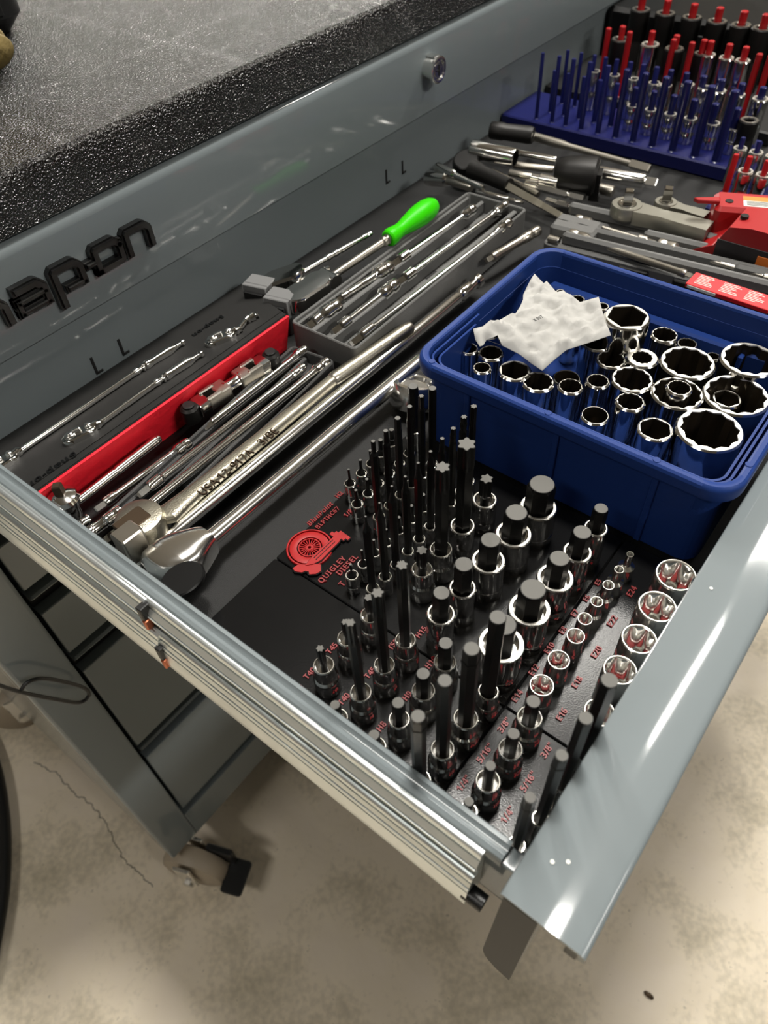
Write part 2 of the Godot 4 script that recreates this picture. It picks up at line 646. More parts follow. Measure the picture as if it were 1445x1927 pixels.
func badge(t: Node3D):
	# letters as strokes on a 0.034 by 0.026 m cell, baseline 0
	var glyphs := {
		"n": [[[0.004, 0.003], [0.004, 0.022], [0.024, 0.022], [0.029, 0.017], [0.029, 0.003]]],
		"a": [[[0.006, 0.022], [0.024, 0.022], [0.029, 0.017], [0.029, 0.003]], [[0.029, 0.003], [0.004, 0.003]], [[0.004, 0.003], [0.004, 0.0125]], [[0.004, 0.0125], [0.029, 0.0125]]],
		"p": [[[0.004, -0.008], [0.004, 0.022], [0.024, 0.022], [0.029, 0.017], [0.029, 0.003]], [[0.029, 0.003], [0.014, 0.003]]],
		"-": [[[0.000, 0.012], [0.006, 0.012]]],
		"S": [[[0.032, 0.022], [0.006, 0.022], [0.004, 0.017], [0.006, 0.0125]], [[0.006, 0.0125], [0.028, 0.0125], [0.03, 0.008], [0.028, 0.003], [0.002, 0.003]]],
		"o": [[[0.004, 0.003], [0.004, 0.022], [0.024, 0.022], [0.029, 0.017]], [[0.029, 0.017], [0.029, 0.003], [0.004, 0.003]]],
	}
	# the word reads S n a p - o n
	var x := [0.131, 0.172, 0.2085, 0.2445, 0.2815, 0.286, 0.3195]
	var word := ["S", "n", "a", "p", "-", "o", "n"]
	var holder := MeshInstance3D.new()
	holder.name = "badge"
	t.add_child(holder, true)
	holder.position = -t.position
	var plate := Builder.new()
	for i in 7:
		for s in glyphs[word[i]]:
			var o := Vector3(x[i], 0.106, -0.5652)
			plate.extrude(stroke(s, 0.0076), Basis(), o, 0.0, 0.006, 0.0008)
			var b := Builder.new()
			b.extrude(stroke(s, 0.0042), Basis(), o, 0.0059, 0.0085, 0.0009)
			part(holder, "letter", b, "badge_black")
	plate.disc(Vector3(0.354, 0.108, -0.5652), 0.0024, 0.001)
	holder.mesh = plate.done()
	holder.material_override = M.badge_black


func caster(t: Node3D, x: float, z: float, turn: float):
	var c := Vector3(x, -0.96, z)
	var d := Vector3(sin(turn), 0, cos(turn))
	var s := Vector3(d.z, 0, -d.x)
	var b := Builder.new()
	b.rod(c - s * 0.02, c + s * 0.02, [[0.0, 0.0, "o"], [0.0, 0.045, "o"], [0.1, 0.056, "o"], [0.3, 0.06, "o"], [0.7, 0.06, "o"], [0.9, 0.056, "o"], [1.0, 0.045, "o"], [1.0, 0.0, "o"]], 40)
	var w := part(t, "caster", b, "wheel_tan")
	b = Builder.new()
	b.rbox(Vector3(x - 0.01, -0.893, z - 0.08), Vector3(x + 0.06, -0.885, z - 0.012), 0.004, 0.002)
	for k in [-1.0, 1.0]:
		b.xf = Transform3D(Basis(s, Vector3.UP, -d), c + s * 0.027 * k)
		b.rbox(Vector3(-0.003, -0.012, -0.016), Vector3(0.003, 0.067, 0.016), 0.002, 0.001)
	b.xf = Transform3D()
	b.rod(c - s * 0.036, c + s * 0.036, [[0.0, 0.0, "hex"], [0.0, 0.011, "hex"], [1.0, 0.011, "hex"], [1.0, 0.0, "hex"]], 24)
	part(w, "fork", b, "bright_chrome")
	b = Builder.new()
	b.xf = Transform3D(Basis(s, Vector3.UP, -d), c)
	b.rbox(Vector3(-0.03, -0.005, -0.098), Vector3(0.03, 0.003, -0.058), 0.006, 0.002)
	b.rbox(Vector3(0.018, 0.0, -0.07), Vector3(0.03, 0.05, -0.02), 0.004, 0.002)
	part(w, "brake_pedal", b, "black_plastic")


func rail(b: Builder, rows: Array, out: float, z0: float, z1: float):
	# rolled channel; rows are [millimetres outwards from its back, height in millimetres]
	var pl := PackedVector2Array()
	for p in rows:
		pl.append(Vector2(0.1075 - (p[0] + (out if p[0] > 0.0 else 0.0)) / 1000.0, p[1] / 1000.0))
	b.extrude(pl, Basis(), Vector3(), z0, z1)


const UPPER_RAIL := [[0, 31], [5.5, 31], [6.5, 31.6], [6.6, 40], [8.6, 40.4], [9.2, 41], [9.3, 41.6], [9.0, 42.3], [6.2, 41.6], [6.0, 42.4], [8.2, 43.2], [5.4, 47.6], [2.6, 47.0], [2.4, 47.8], [4.9, 49.0], [4.8, 50.6], [4.3, 52.2], [3.3, 53.3], [2.1, 53.8], [1.0, 53.4], [0.3, 52.4], [0, 51.0]]
const LOWER_RAIL := [[0, -3], [13.2, -3], [14.8, -2.2], [15.8, 0], [16.0, 3], [15.8, 7], [15.2, 11], [14.5, 17.6], [11.4, 17.2], [11.2, 18.2], [14.2, 19.2], [14.2, 20.6], [13.6, 21.6], [10.8, 21.0], [10.6, 21.9], [13.0, 22.8], [11.6, 25.6], [8.6, 25.0], [8.4, 26.0], [11.2, 27.2], [11.0, 28.6], [10.3, 30.0], [9.2, 30.8], [8.0, 30.4], [7.2, 29.2], [6.9, 28.0], [0, 28.0]]


func open_drawer():
	var t: Node3D = get_node("tool_cabinet")
	var holder := MeshInstance3D.new()
	holder.name = "open_drawer"
	t.add_child(holder, true)
	holder.position = -t.position
	var b := Builder.new()
	b.rbox(Vector3(0.108, -0.011, -0.58), Vector3(1.49, -0.008, -0.024), 0.002, 0.001)
	holder.mesh = b.done()
	holder.material_override = M.grey_paint
	b = Builder.new()
	b.rbox(Vector3(0.108, -0.011, -0.58), Vector3(0.1185, 0.048, -0.026), 0.001, 0.0008)
	var pl := PackedVector2Array()
	for p in [[0.1065, 0.046], [0.1065, 0.052], [0.1078, 0.0545], [0.1100, 0.0552], [0.1112, 0.0536], [0.1128, 0.0528], [0.1145, 0.0536], [0.1158, 0.0552], [0.1182, 0.0545], [0.1195, 0.052], [0.1195, 0.046]]:
		pl.append(Vector2(p[0], p[1]))
	b.extrude(pl, Basis(), Vector3(), -0.58, -0.034)
	part(holder, "side_wall", b, "grey_paint")
	b = Builder.new()
	b.rbox(Vector3(1.48, -0.011, -0.58), Vector3(1.49, 0.055, -0.026), 0.001, 0.0008)
	part(holder, "side_wall", b, "grey_paint")
	b = Builder.new()
	b.rbox(Vector3(0.1185, -0.011, -0.58), Vector3(1.48, 0.0775, -0.575), 0.001, 0.0008)
	# slots stamped in the back wall show as dark strokes
	part(holder, "back_wall", b, "grey_paint")
	slots(holder, [[0.2575, 0.0108, 0.0303], [0.29, 0.0125, 0.0314], [0.7071, 0.0155, 0.0334], [0.7405, 0.0151, 0.0321]])
	# drawer front with a turned-back edge
	b = Builder.new()
	pl = PackedVector2Array()
	for p in [[-0.024, 0.0655], [-0.027, -0.06], [-0.0265, -0.066], [-0.025, -0.0725], [-0.022, -0.078], [-0.016, -0.083], [-0.0065, -0.086], [-0.006, 0.0655]]:
		pl.append(Vector2(p[0], p[1]))
	b.extrude(pl, Basis(Vector3(0, 0, 1), Vector3(0, 1, 0), Vector3(-1, 0, 0)), Vector3(0.0925, 0, 0), -1.405, 0.0)
	part(holder, "front_panel", b, "grey_paint")
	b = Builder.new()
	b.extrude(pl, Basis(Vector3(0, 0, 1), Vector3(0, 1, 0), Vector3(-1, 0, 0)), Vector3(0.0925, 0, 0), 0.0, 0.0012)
	part(holder, "end_flange_shade", b, "shaded_grey_paint")  # flange is grey paint; its dark reflection is put into the colour
	# the broad full-length pull: a flat plate with a rolled outer edge
	b = Builder.new()
	pl = PackedVector2Array()
	for p in [[-0.026, 0.0655], [-0.0255, 0.0672], [-0.0242, 0.068], [0.0135, 0.068], [0.0158, 0.0675], [0.0174, 0.0661], [0.018, 0.064], [0.018, 0.0605], [0.0168, 0.0585], [0.0148, 0.0585], [0.0148, 0.0635], [0.0135, 0.0648], [-0.0242, 0.0648]]:
		pl.append(Vector2(p[0], p[1]))
	b.extrude(pl, Basis(Vector3(0, 0, 1), Vector3(0, 1, 0), Vector3(-1, 0, 0)), Vector3(0.0915, 0, 0), -1.41, 0.0)
	part(holder, "pull_handle", b, "grey_paint")
	for p in [Vector3(0.3101, 0.0682, -0.015), Vector3(0.1221, 0.0682, -0.0078), Vector3(0.1176, 0.0682, -0.0137)]:
		b = Builder.new()
		b.disc(p, 0.0011, 0.0002, 0.00005, 8)
		part(holder, "paint_chip", b, "label_white")
	b = Builder.new()
	b.rbox(Vector3(0.0955, 0.0535, 0.0105), Vector3(1.50, 0.0632, 0.0146), 0.0008, 0.0005)
	b.rbox(Vector3(0.0925, 0.050, 0.0085), Vector3(0.0975, 0.0632, 0.0150), 0.0008, 0.0005)
	part(holder, "rubber_trim", b, "cable_black")
	# two ball-bearing slides, one above the other
	for k in 2:
		var y := 0.0285 if k == 0 else -0.002
		var rows := UPPER_RAIL if k == 0 else LOWER_RAIL
		b = Builder.new()
		rail(b, rows, 0.0, -0.58, -0.043)
		part(holder, "slide_rail", b, "zinc_steel")
		b = Builder.new()
		var ze := -0.300 if k == 0 else -0.288
		rail(b, rows, 2.0, -0.80, ze)
		var m := part(holder, "middle_rail", b, "zinc_steel")
		b = Builder.new()
		b.rbox(Vector3(0.0955 - 0.0055 * k, y + 0.003, ze - 0.002), Vector3(0.1065, y + 0.024, ze + 0.003), 0.001, 0.0006)
		part(m, "end_stop", b, "black_plastic")
		b = Builder.new()
		b.rbox(Vector3(0.0945 - 0.0055 * k, y + 0.002, ze + 0.0006), Vector3(0.1000 - 0.0055 * k, y + 0.0115, ze + 0.0038), 0.001, 0.0006)
		part(m, "stop_clip", b, "copper_stop")
	b = Builder.new()
	b.rod(Vector3(0.0965, 0.008, -0.046), Vector3(0.0965, 0.008, -0.034), [[0.0, 0.0, "o"], [0.0, 0.005, "o"], [1.0, 0.005, "o"], [1.0, 0.0, "o"]], 20)
	part(holder, "bumper", b, "black_plastic")


func lock(t: Node3D, at: Vector3):
	var c := Vector3(at.x, at.y, -0.566)
	var b := Builder.new()
	b.rod(c, c + Vector3(0, 0, 0.017), [[0.0, 0.0, "o"], [0.0, 0.013, "o"], [0.75, 0.013, "o"], [0.8, 0.0145, "o"], [0.97, 0.0145, "o"], [1.0, 0.0135, "o"], [1.0, 0.0112, "o"], [0.88, 0.0106, "o"], [0.88, 0.0085, "o"], [0.98, 0.008, "o"], [0.98, 0.0, "o"]], 36)
	var o := part(t, "lock", b, "bright_chrome")
	b = Builder.new()
	b.rbox(c + Vector3(-0.0012, -0.006, 0.0165), c + Vector3(0.0012, 0.006, 0.0173), 0.0005, 0.0002)
	b.rbox(c + Vector3(-0.005, -0.0008, 0.0165), c + Vector3(0.002, 0.0008, 0.0172), 0.0005, 0.0002)
	part(o, "keyway", b, "dark_gap")
	b = Builder.new()
	b.rbox(c + Vector3(-0.005, 0.0125, 0.0), c + Vector3(0.005, 0.0145, 0.014), 0.0008, 0.0005)
	part(o, "tab", b, "bright_chrome")


func slots(parent: Node3D, list: Array):
	for s in list:
		var b := Builder.new()
		b.rbox(Vector3(s[0] - 0.0014, s[1], -0.5752), Vector3(s[0] + 0.0014, s[2], -0.5742), 0.0003, 0.0002)
		b.rbox(Vector3(s[0], s[1], -0.5752), Vector3(s[0] + 0.007, s[1] + 0.0026, -0.5742), 0.0003, 0.0002)
		part(parent, "slot", b, "dark_gap")


func tool(called: String, label: String, category: String, group: String, at: Vector3, parts: Array) -> Node3D:
	var t := thing(called, label, category, at, group)
	for p in parts:
		var b := Builder.new()
		b.rod(p[2], p[3], p[5], p[4])
		part(t, p[0], b, p[1])
	return t


func trays():
	var t := thing("drawer_liner", "thin black ribbed rubber mat lining the floor of the open drawer", "liner", Vector3(0.8, -0.008, -0.3))
	var b := Builder.new()
	b.rbox(Vector3(0.119, -0.008, -0.5745), Vector3(1.479, -0.005, -0.027), 0.001, 0.0006)
	part(t, "sheet", b, "rubber_liner")
	# four printed holders that the bits stand in, butted together
	var names := ["black printed bit holder plate with a red turbo emblem and red lettering", "plain black printed holder plate beside the slide rail, carrying stout torx sockets", "black printed holder plate in the drawer corner nearest the slide rail end", "black printed holder plate under the external torx sockets by the blue bin"]
	var box := [[0.2032, 0.372, -0.2905, -0.0872], [0.1205, 0.2024, -0.2905, -0.0872], [0.1205, 0.2024, -0.0864, -0.0275], [0.2032, 0.372, -0.0864, -0.0275]]
	var plates := []
	for i in 4:
		var r = box[i]
		t = thing("bit_holder_plate", names[i], "tool holder", Vector3((r[0] + r[1]) / 2, -0.005, (r[2] + r[3]) / 2))
		b = Builder.new()
		b.rbox(Vector3(r[0], -0.005, r[2]), Vector3(r[1], 0.0, r[3]), 0.0015, 0.0007)
		part(t, "plate", b, "printed_black")
		plates.append(t)
	var texts := [["H2", 0.2763, -0.29, 0.0042, 0, 0],
		["BluePoint", 0.2406, -0.2889, 0.0044, 1, 0],
		["BLPTHC67", 0.2424, -0.2816, 0.004, 0, 0],
		["1/8", 0.2648, -0.2713, 0.0042, 0, 0],
		["QUIGLEY", 0.2049, -0.2449, 0.0048, 0, 0],
		["DIESEL", 0.2182, -0.2385, 0.0048, 0, 0],
		["T", 0.2119, -0.2305, 0.0048, 0, 0],
		["H15", 0.21, -0.1601, 0.004, 0, 0],
		["T40", 0.1403, -0.2013, 0.004, 0, 1],
		["T45", 0.1638, -0.2017, 0.004, 0, 1],
		["T40", 0.1398, -0.1707, 0.004, 0, 1],
		["T45", 0.1649, -0.1688, 0.004, 0, 1],
		["T55", 0.1912, -0.1696, 0.004, 0, 0],
		["H9", 0.1673, -0.139, 0.004, 0, 1],
		["H8", 0.1407, -0.1395, 0.004, 0, 2],
		["H10", 0.1948, -0.1408, 0.004, 0, 1],
		["3/8\"", 0.1859, -0.0781, 0.004, 0, 2],
		["5/16\"", 0.1619, -0.0779, 0.004, 0, 2],
		["1/4\"", 0.1401, -0.0779, 0.004, 0, 2],
		["3/8\"", 0.1877, -0.0485, 0.004, 0, 3],
		["5/16\"", 0.1627, -0.0478, 0.004, 0, 3],
		["1/4\"", 0.1403, -0.0473, 0.004, 0, 3],
		["E16", 0.2144, -0.0529, 0.004, 0, 3],
		["E18", 0.2402, -0.056, 0.004, 0, 3],
		["E14", 0.2087, -0.082, 0.004, 0, 3],
		["E12", 0.2313, -0.0829, 0.004, 0, 3],
		["E10", 0.2516, -0.083, 0.004, 0, 3],
		["E8", 0.271, -0.0826, 0.004, 0, 3],
		["E7", 0.288, -0.0827, 0.004, 0, 3],
		["E6", 0.3043, -0.0823, 0.0037, 0, 3],
		["E5", 0.3213, -0.0822, 0.0037, 0, 3],
		["E20", 0.2673, -0.0562, 0.0043, 0, 3],
		["E22", 0.2956, -0.0588, 0.0043, 0, 3],
		["E24", 0.3259, -0.0592, 0.0043, 0, 3]]
	var flat := Basis(Vector3(1, 0, 0), Vector3(0, 0, -1), Vector3(0, 1, 0))
	for x in texts:
		lettering(plates[[0, 1, 2, 3][x[5]]], "red_lettering", x[0], "dull_red", Vector3(x[1], 0.0005, x[2]), flat, x[3], 0.0012, x[4] == 1)
	var pegs := [[0.3323, -0.0386, 0.027], [0.302, -0.0379, 0.0247], [0.2732, -0.0367, 0.0222], [0.2467, -0.0364, 0.0205], [0.2148, -0.0336, 0.0182], [0.3394, -0.0722, 0.0051], [0.323, -0.0725, 0.0067], [0.3069, -0.0723, 0.008], [0.2903, -0.0724, 0.0085], [0.2738, -0.0723, 0.0098], [0.2588, -0.0709, 0.012], [0.2373, -0.0711, 0.0142], [0.2157, -0.0707, 0.0152]]
	for p in pegs:
		b = Builder.new()
		b.disc(Vector3(p[0], 0.0, p[1]), p[2] * 0.29, 0.010, 0.0006, 24)
		part(plates[3], "red_peg", b, "dull_red")
	emblem(plates[0])


func emblem(t: Node3D):
	var c := Vector3(0.2247, 0.0, -0.2746)
	var k := sqrt(0.5)
	var holder := MeshInstance3D.new()
	holder.name = "turbo_emblem"
	t.add_child(holder, true)
	holder.position = -t.position
	var frame := Basis(Vector3(k, 0, k), Vector3(0, 1, 0), Vector3(-k, 0, k))
	var b := Builder.new()
	b.xf = Transform3D(frame, c)
	# three raised rings with black grooves between them
	b.prof([[0.0, 0.0180, "o"], [0.0018, 0.0180, "o"], [0.0022, 0.0176, "o"], [0.0022, 0.0167, "o"], [0.0018, 0.0165, "o"], [0.0, 0.0165, "o"]], 64)
	b.prof([[0.0, 0.0154, "o"], [0.0020, 0.0154, "o"], [0.0026, 0.0125, "o"], [0.0022, 0.0098, "o"], [0.0, 0.0098, "o"]], 64)
	b.prof([[0.0, 0.0089, "o"], [0.0020, 0.0089, "o"], [0.0022, 0.0086, "o"], [0.0022, 0.0079, "o"], [0.0, 0.0078, "o"]], 64)
	for i in 20:
		var a := TAU * i / 20.0
		b.xf = Transform3D(frame, c) * Transform3D(Basis(Vector3.UP, a), Vector3())
		b.rbox(Vector3(0.002, 0.0004, -0.0004), Vector3(0.0079, 0.0020, 0.0004), 0.0003, 0.0002)
	b.xf = Transform3D(frame, c)
	b.prof([[0.0004, 0.0028, "o"], [0.0021, 0.0026, "o"], [0.0021, 0.0013, "o"], [0.0, 0.0012, "o"]], 24)
	# outlet pipe, flange bars and foot, each on a slightly larger black outline
	var lie := Basis(Vector3(1, 0, 0), Vector3(0, 0, 1), Vector3(0, -1, 0))
	var d := Builder.new()
	d.xf = Transform3D(frame, c)
	b.xf = d.xf
	var shapes := [poly([[-0.004, 0.0178], [0.0015, 0.0105], [0.019, -0.0062], [0.0235, -0.0012], [0.008, 0.0148], [0.002, 0.0176]]), poly([[-0.0135, 0.0185], [-0.0095, 0.0160], [0.0055, 0.0176], [0.0075, 0.0185], [0.0072, 0.0245], [0.0035, 0.0265], [-0.0015, 0.0262], [-0.0018, 0.0235], [-0.0045, 0.0225], [-0.0068, 0.0236], [-0.0122, 0.0216]])]
	for i in 3:
		var o := 0.0185 + 0.0034 * i
		shapes.append(poly([[o - 0.0024, -0.0098 - 0.0002 * i], [o - 0.0002, -0.0120], [o + 0.0066, -0.0040], [o + 0.0044, -0.0018]]))
	for i in shapes.size():
		var up := 0.0036 - 0.0002 * i if i != 1 else 0.0030
		b.extrude(shapes[i], lie, Vector3(), -up, -0.0005)
		d.extrude(Geometry2D.offset_polygon(shapes[i], 0.0006, Geometry2D.JOIN_ROUND)[0], lie, Vector3(), -(up - 0.0007), -0.0004)
	d.extrude(poly([[0.004, 0.0138], [0.0195, -0.0012], [0.0199, -0.0008], [0.0044, 0.0142]]), lie, Vector3(), -0.00375, -0.003)
	d.extrude(poly([[0.0025, 0.0118], [0.0182, -0.0034], [0.0186, -0.0030], [0.0029, 0.0122]]), lie, Vector3(), -0.00375, -0.003)
	part(holder, "dark_outline", d, "deep_black")
	holder.mesh = b.done()
	holder.material_override = M.red_print


func poly(pts: Array) -> PackedVector2Array:
	var out := PackedVector2Array()
	for p in pts:
		out.append(Vector2(p[0], p[1]))
	return out


func blue_bin():
	var x0 := 0.3695
	var x1 := 0.579
	var z0 := -0.2865
	var z1 := -0.0277
	var t := thing("blue_bin", "open blue plastic storage bin with a rolled rim, filled with chrome sockets", "bin", Vector3((x0 + x1) / 2, -0.005, (z0 + z1) / 2))
	var b := Builder.new()
	b.rlevels(x0, x1, z0, z1, [[0.1, -0.005, 0.001], [0.0125, -0.005, 0.012], [0.011, -0.003, 0.014], [0.0085, 0.07, 0.017], [0.0025, 0.0715, 0.02], [0.0005, 0.073, 0.021], [0.0, 0.0745, 0.022], [0.0, 0.0815, 0.022], [0.0008, 0.0838, 0.0215], [0.0025, 0.085, 0.02], [0.0055, 0.085, 0.018], [0.0068, 0.0842, 0.017], [0.0074, 0.082, 0.0165], [0.0125, -0.0015, 0.012], [0.1, -0.0015, 0.001]], 8, 40.0)
	part(t, "shell", b, "bin_blue")
	# nested step walls along the near side and part of both ends
	for k in 2:
		var i := 0.0102 + 0.0038 * k
		var top := 0.0805 - 0.003 * k
		var path := []
		var xs := 0.455 - 0.01 * k
		path.append([xs, z0 + i])
		for a in 7:
			var w := PI / 2.0 * a / 6.0
			path.append([x0 + i + 0.013 - 0.013 * sin(w), z0 + i + 0.013 - 0.013 * cos(w)])
		for a in 7:
			var w := PI / 2.0 * a / 6.0
			path.append([x0 + i + 0.013 - 0.013 * cos(w), z1 - i - 0.013 + 0.013 * sin(w)])
		path.append([0.50, z1 - i])
		var line := PackedVector2Array()
		for p in path:
			line.append(Vector2(p[0], p[1]))
		var pl := Geometry2D.offset_polyline(line, 0.0009, Geometry2D.JOIN_ROUND, Geometry2D.END_BUTT)[0]
		b = Builder.new()
		b.extrude(pl, Basis(Vector3(1, 0, 0), Vector3(0, 0, 1), Vector3(0, -1, 0)), Vector3(), -top, 0.001)
		part(t, "step_wall", b, "bin_blue")
	b = Builder.new()
	b.rbox(Vector3(x1 - 0.021, -0.001, z0 + 0.02), Vector3(x1 - 0.0105, 0.058, z1 - 0.02), 0.003, 0.002)
	part(t, "far_ledge", b, "bin_blue")
	for z in [-0.215, -0.145, -0.085]:
		b = Builder.new()
		b.rbox(Vector3(x1 - 0.027, -0.001, z - 0.002), Vector3(x1 - 0.02, 0.057, z + 0.002), 0.001, 0.0008)
		part(t, "rib", b, "bin_blue")
	for z in [-0.235, -0.157, -0.08]:
		b = Builder.new()
		b.rbox(Vector3(x0 + 0.0065, 0.0, z - 0.0025), Vector3(x0 + 0.012, 0.0705, z + 0.0025), 0.001, 0.0008)
		part(t, "rib", b, "bin_blue")
	for p in [Vector2(x0 + 0.005, -0.165), Vector2(x0 + 0.005, -0.083), Vector2(0.405, z1 - 0.005), Vector2(x0 + 0.006, -0.268)]:
		b = Builder.new()
		b.disc(Vector3(p.x, 0.0848, p.y), 0.0026, 0.0007, 0.0002, 20)
		part(t, "mould_mark", b, "bin_blue")
	crumpled_paper()


func crumpled_paper():
	var rim := [[0.5392, 0.072, -0.2738], [0.528, 0.078, -0.2556], [0.52, 0.08, -0.2393], [0.5217, 0.08, -0.2295], [0.517, 0.08, -0.2153], [0.5202, 0.082, -0.208], [0.5258, 0.086, -0.2035], [0.5076, 0.084, -0.1897], [0.4877, 0.082, -0.1724], [0.4739, 0.078, -0.184], [0.4589, 0.076, -0.1953], [0.4499, 0.07, -0.1994], [0.435, 0.066, -0.2025], [0.4363, 0.068, -0.2136], [0.4389, 0.07, -0.2257], [0.4397, 0.071, -0.2432], [0.4377, 0.072, -0.257], [0.4298, 0.072, -0.2552], [0.4266, 0.073, -0.2564], [0.4303, 0.075, -0.2632], [0.4385, 0.078, -0.271], [0.4548, 0.078, -0.2608], [0.4755, 0.078, -0.2531], [0.509, 0.074, -0.2652]]
	var pl := PackedVector2Array()
	var hs := []
	for p in rim:
		pl.append(Vector2(p[0], p[2]))
		hs.append(p[1])
	var pts := PackedVector2Array(pl)
	var lo := pl[0]
	var hi := pl[0]
	for p in pl:
		lo = lo.min(p)
		hi = hi.max(p)
	var rng := RandomNumberGenerator.new()
	rng.seed = 4
	var x := lo.x
	while x < hi.x:
		var z := lo.y
		while z < hi.y:
			var p := Vector2(x, z) + Vector2(rng.randf_range(-0.0012, 0.0012), rng.randf_range(-0.0012, 0.0012))
			var near := 1.0
			for k in pl.size():
				near = minf(near, p.distance_to(Geometry2D.get_closest_point_to_segment(p, pl[k], pl[(k + 1) % pl.size()])))
			if Geometry2D.is_point_in_polygon(p, pl) and near > 0.002:
				pts.append(p)
			z += 0.0031
		x += 0.0031
	var f := noise(45.0, 2, FastNoiseLite.TYPE_SIMPLEX, 3)
	var f2 := noise(110.0, 2, FastNoiseLite.TYPE_SIMPLEX, 9)
	var top := []
	var low := []
	for i in pts.size():
		var h := 0.0
		var ws := 0.0
		for k in pl.size():
			var w := 1.0 / (pow(pts[i].distance_to(pl[k]), 2.0) + 0.00001)
			h += hs[k] * w
			ws += w
		h /= ws
		var c := 0.0 if i < pl.size() else 1.0
		var y := h + c * (0.003 + 0.0035 * f.get_noise_2dv(pts[i]) + 0.0032 * absf(f2.get_noise_2dv(pts[i])))
		top.append(Vector3(pts[i].x, y, pts[i].y))
		low.append(Vector3(pts[i].x, y - 0.0004 - 0.002 * c, pts[i].y))
	var idx := Geometry2D.triangulate_delaunay(pts)
	var b := Builder.new()
	for k in idx.size() / 3:
		var a := idx[3 * k]
		var d := idx[3 * k + 1]
		var e := idx[3 * k + 2]
		if not Geometry2D.is_point_in_polygon((pts[a] + pts[d] + pts[e]) / 3.0, pl):
			continue
		b.tri_out(top[a], top[d], top[e], Vector3.UP, 3)
		b.tri_out(low[a], low[d], low[e], Vector3.DOWN)
	for k in pl.size():
		var j := (k + 1) % pl.size()
		var e := pl[j] - pl[k]
		b.quad_out(top[k], top[j], low[j], low[k], Vector3(e.y, 0, -e.x) * (-1.0 if not Geometry2D.is_polygon_clockwise(pl) else 1.0))
	var t := thing("paper_bag", "crumpled flat white paper bag with torn edges lying over the sockets in blue bin", "paper bag", Vector3(0.46, 0.07, -0.22))
	part(t, "sheet", b, "paper_white")
	var tx := Vector3(0.4623, 0.083, -0.2277)
	lettering(t, "faint_print", "X BIT", "print_black", tx + Vector3(0, 0.0045, 0), Basis(Vector3(0.93, 0.05, 0.35), Vector3(0.35, 0.1, -0.93), Vector3(0, 1, 0)), 0.0028, 0.0003, false, false)


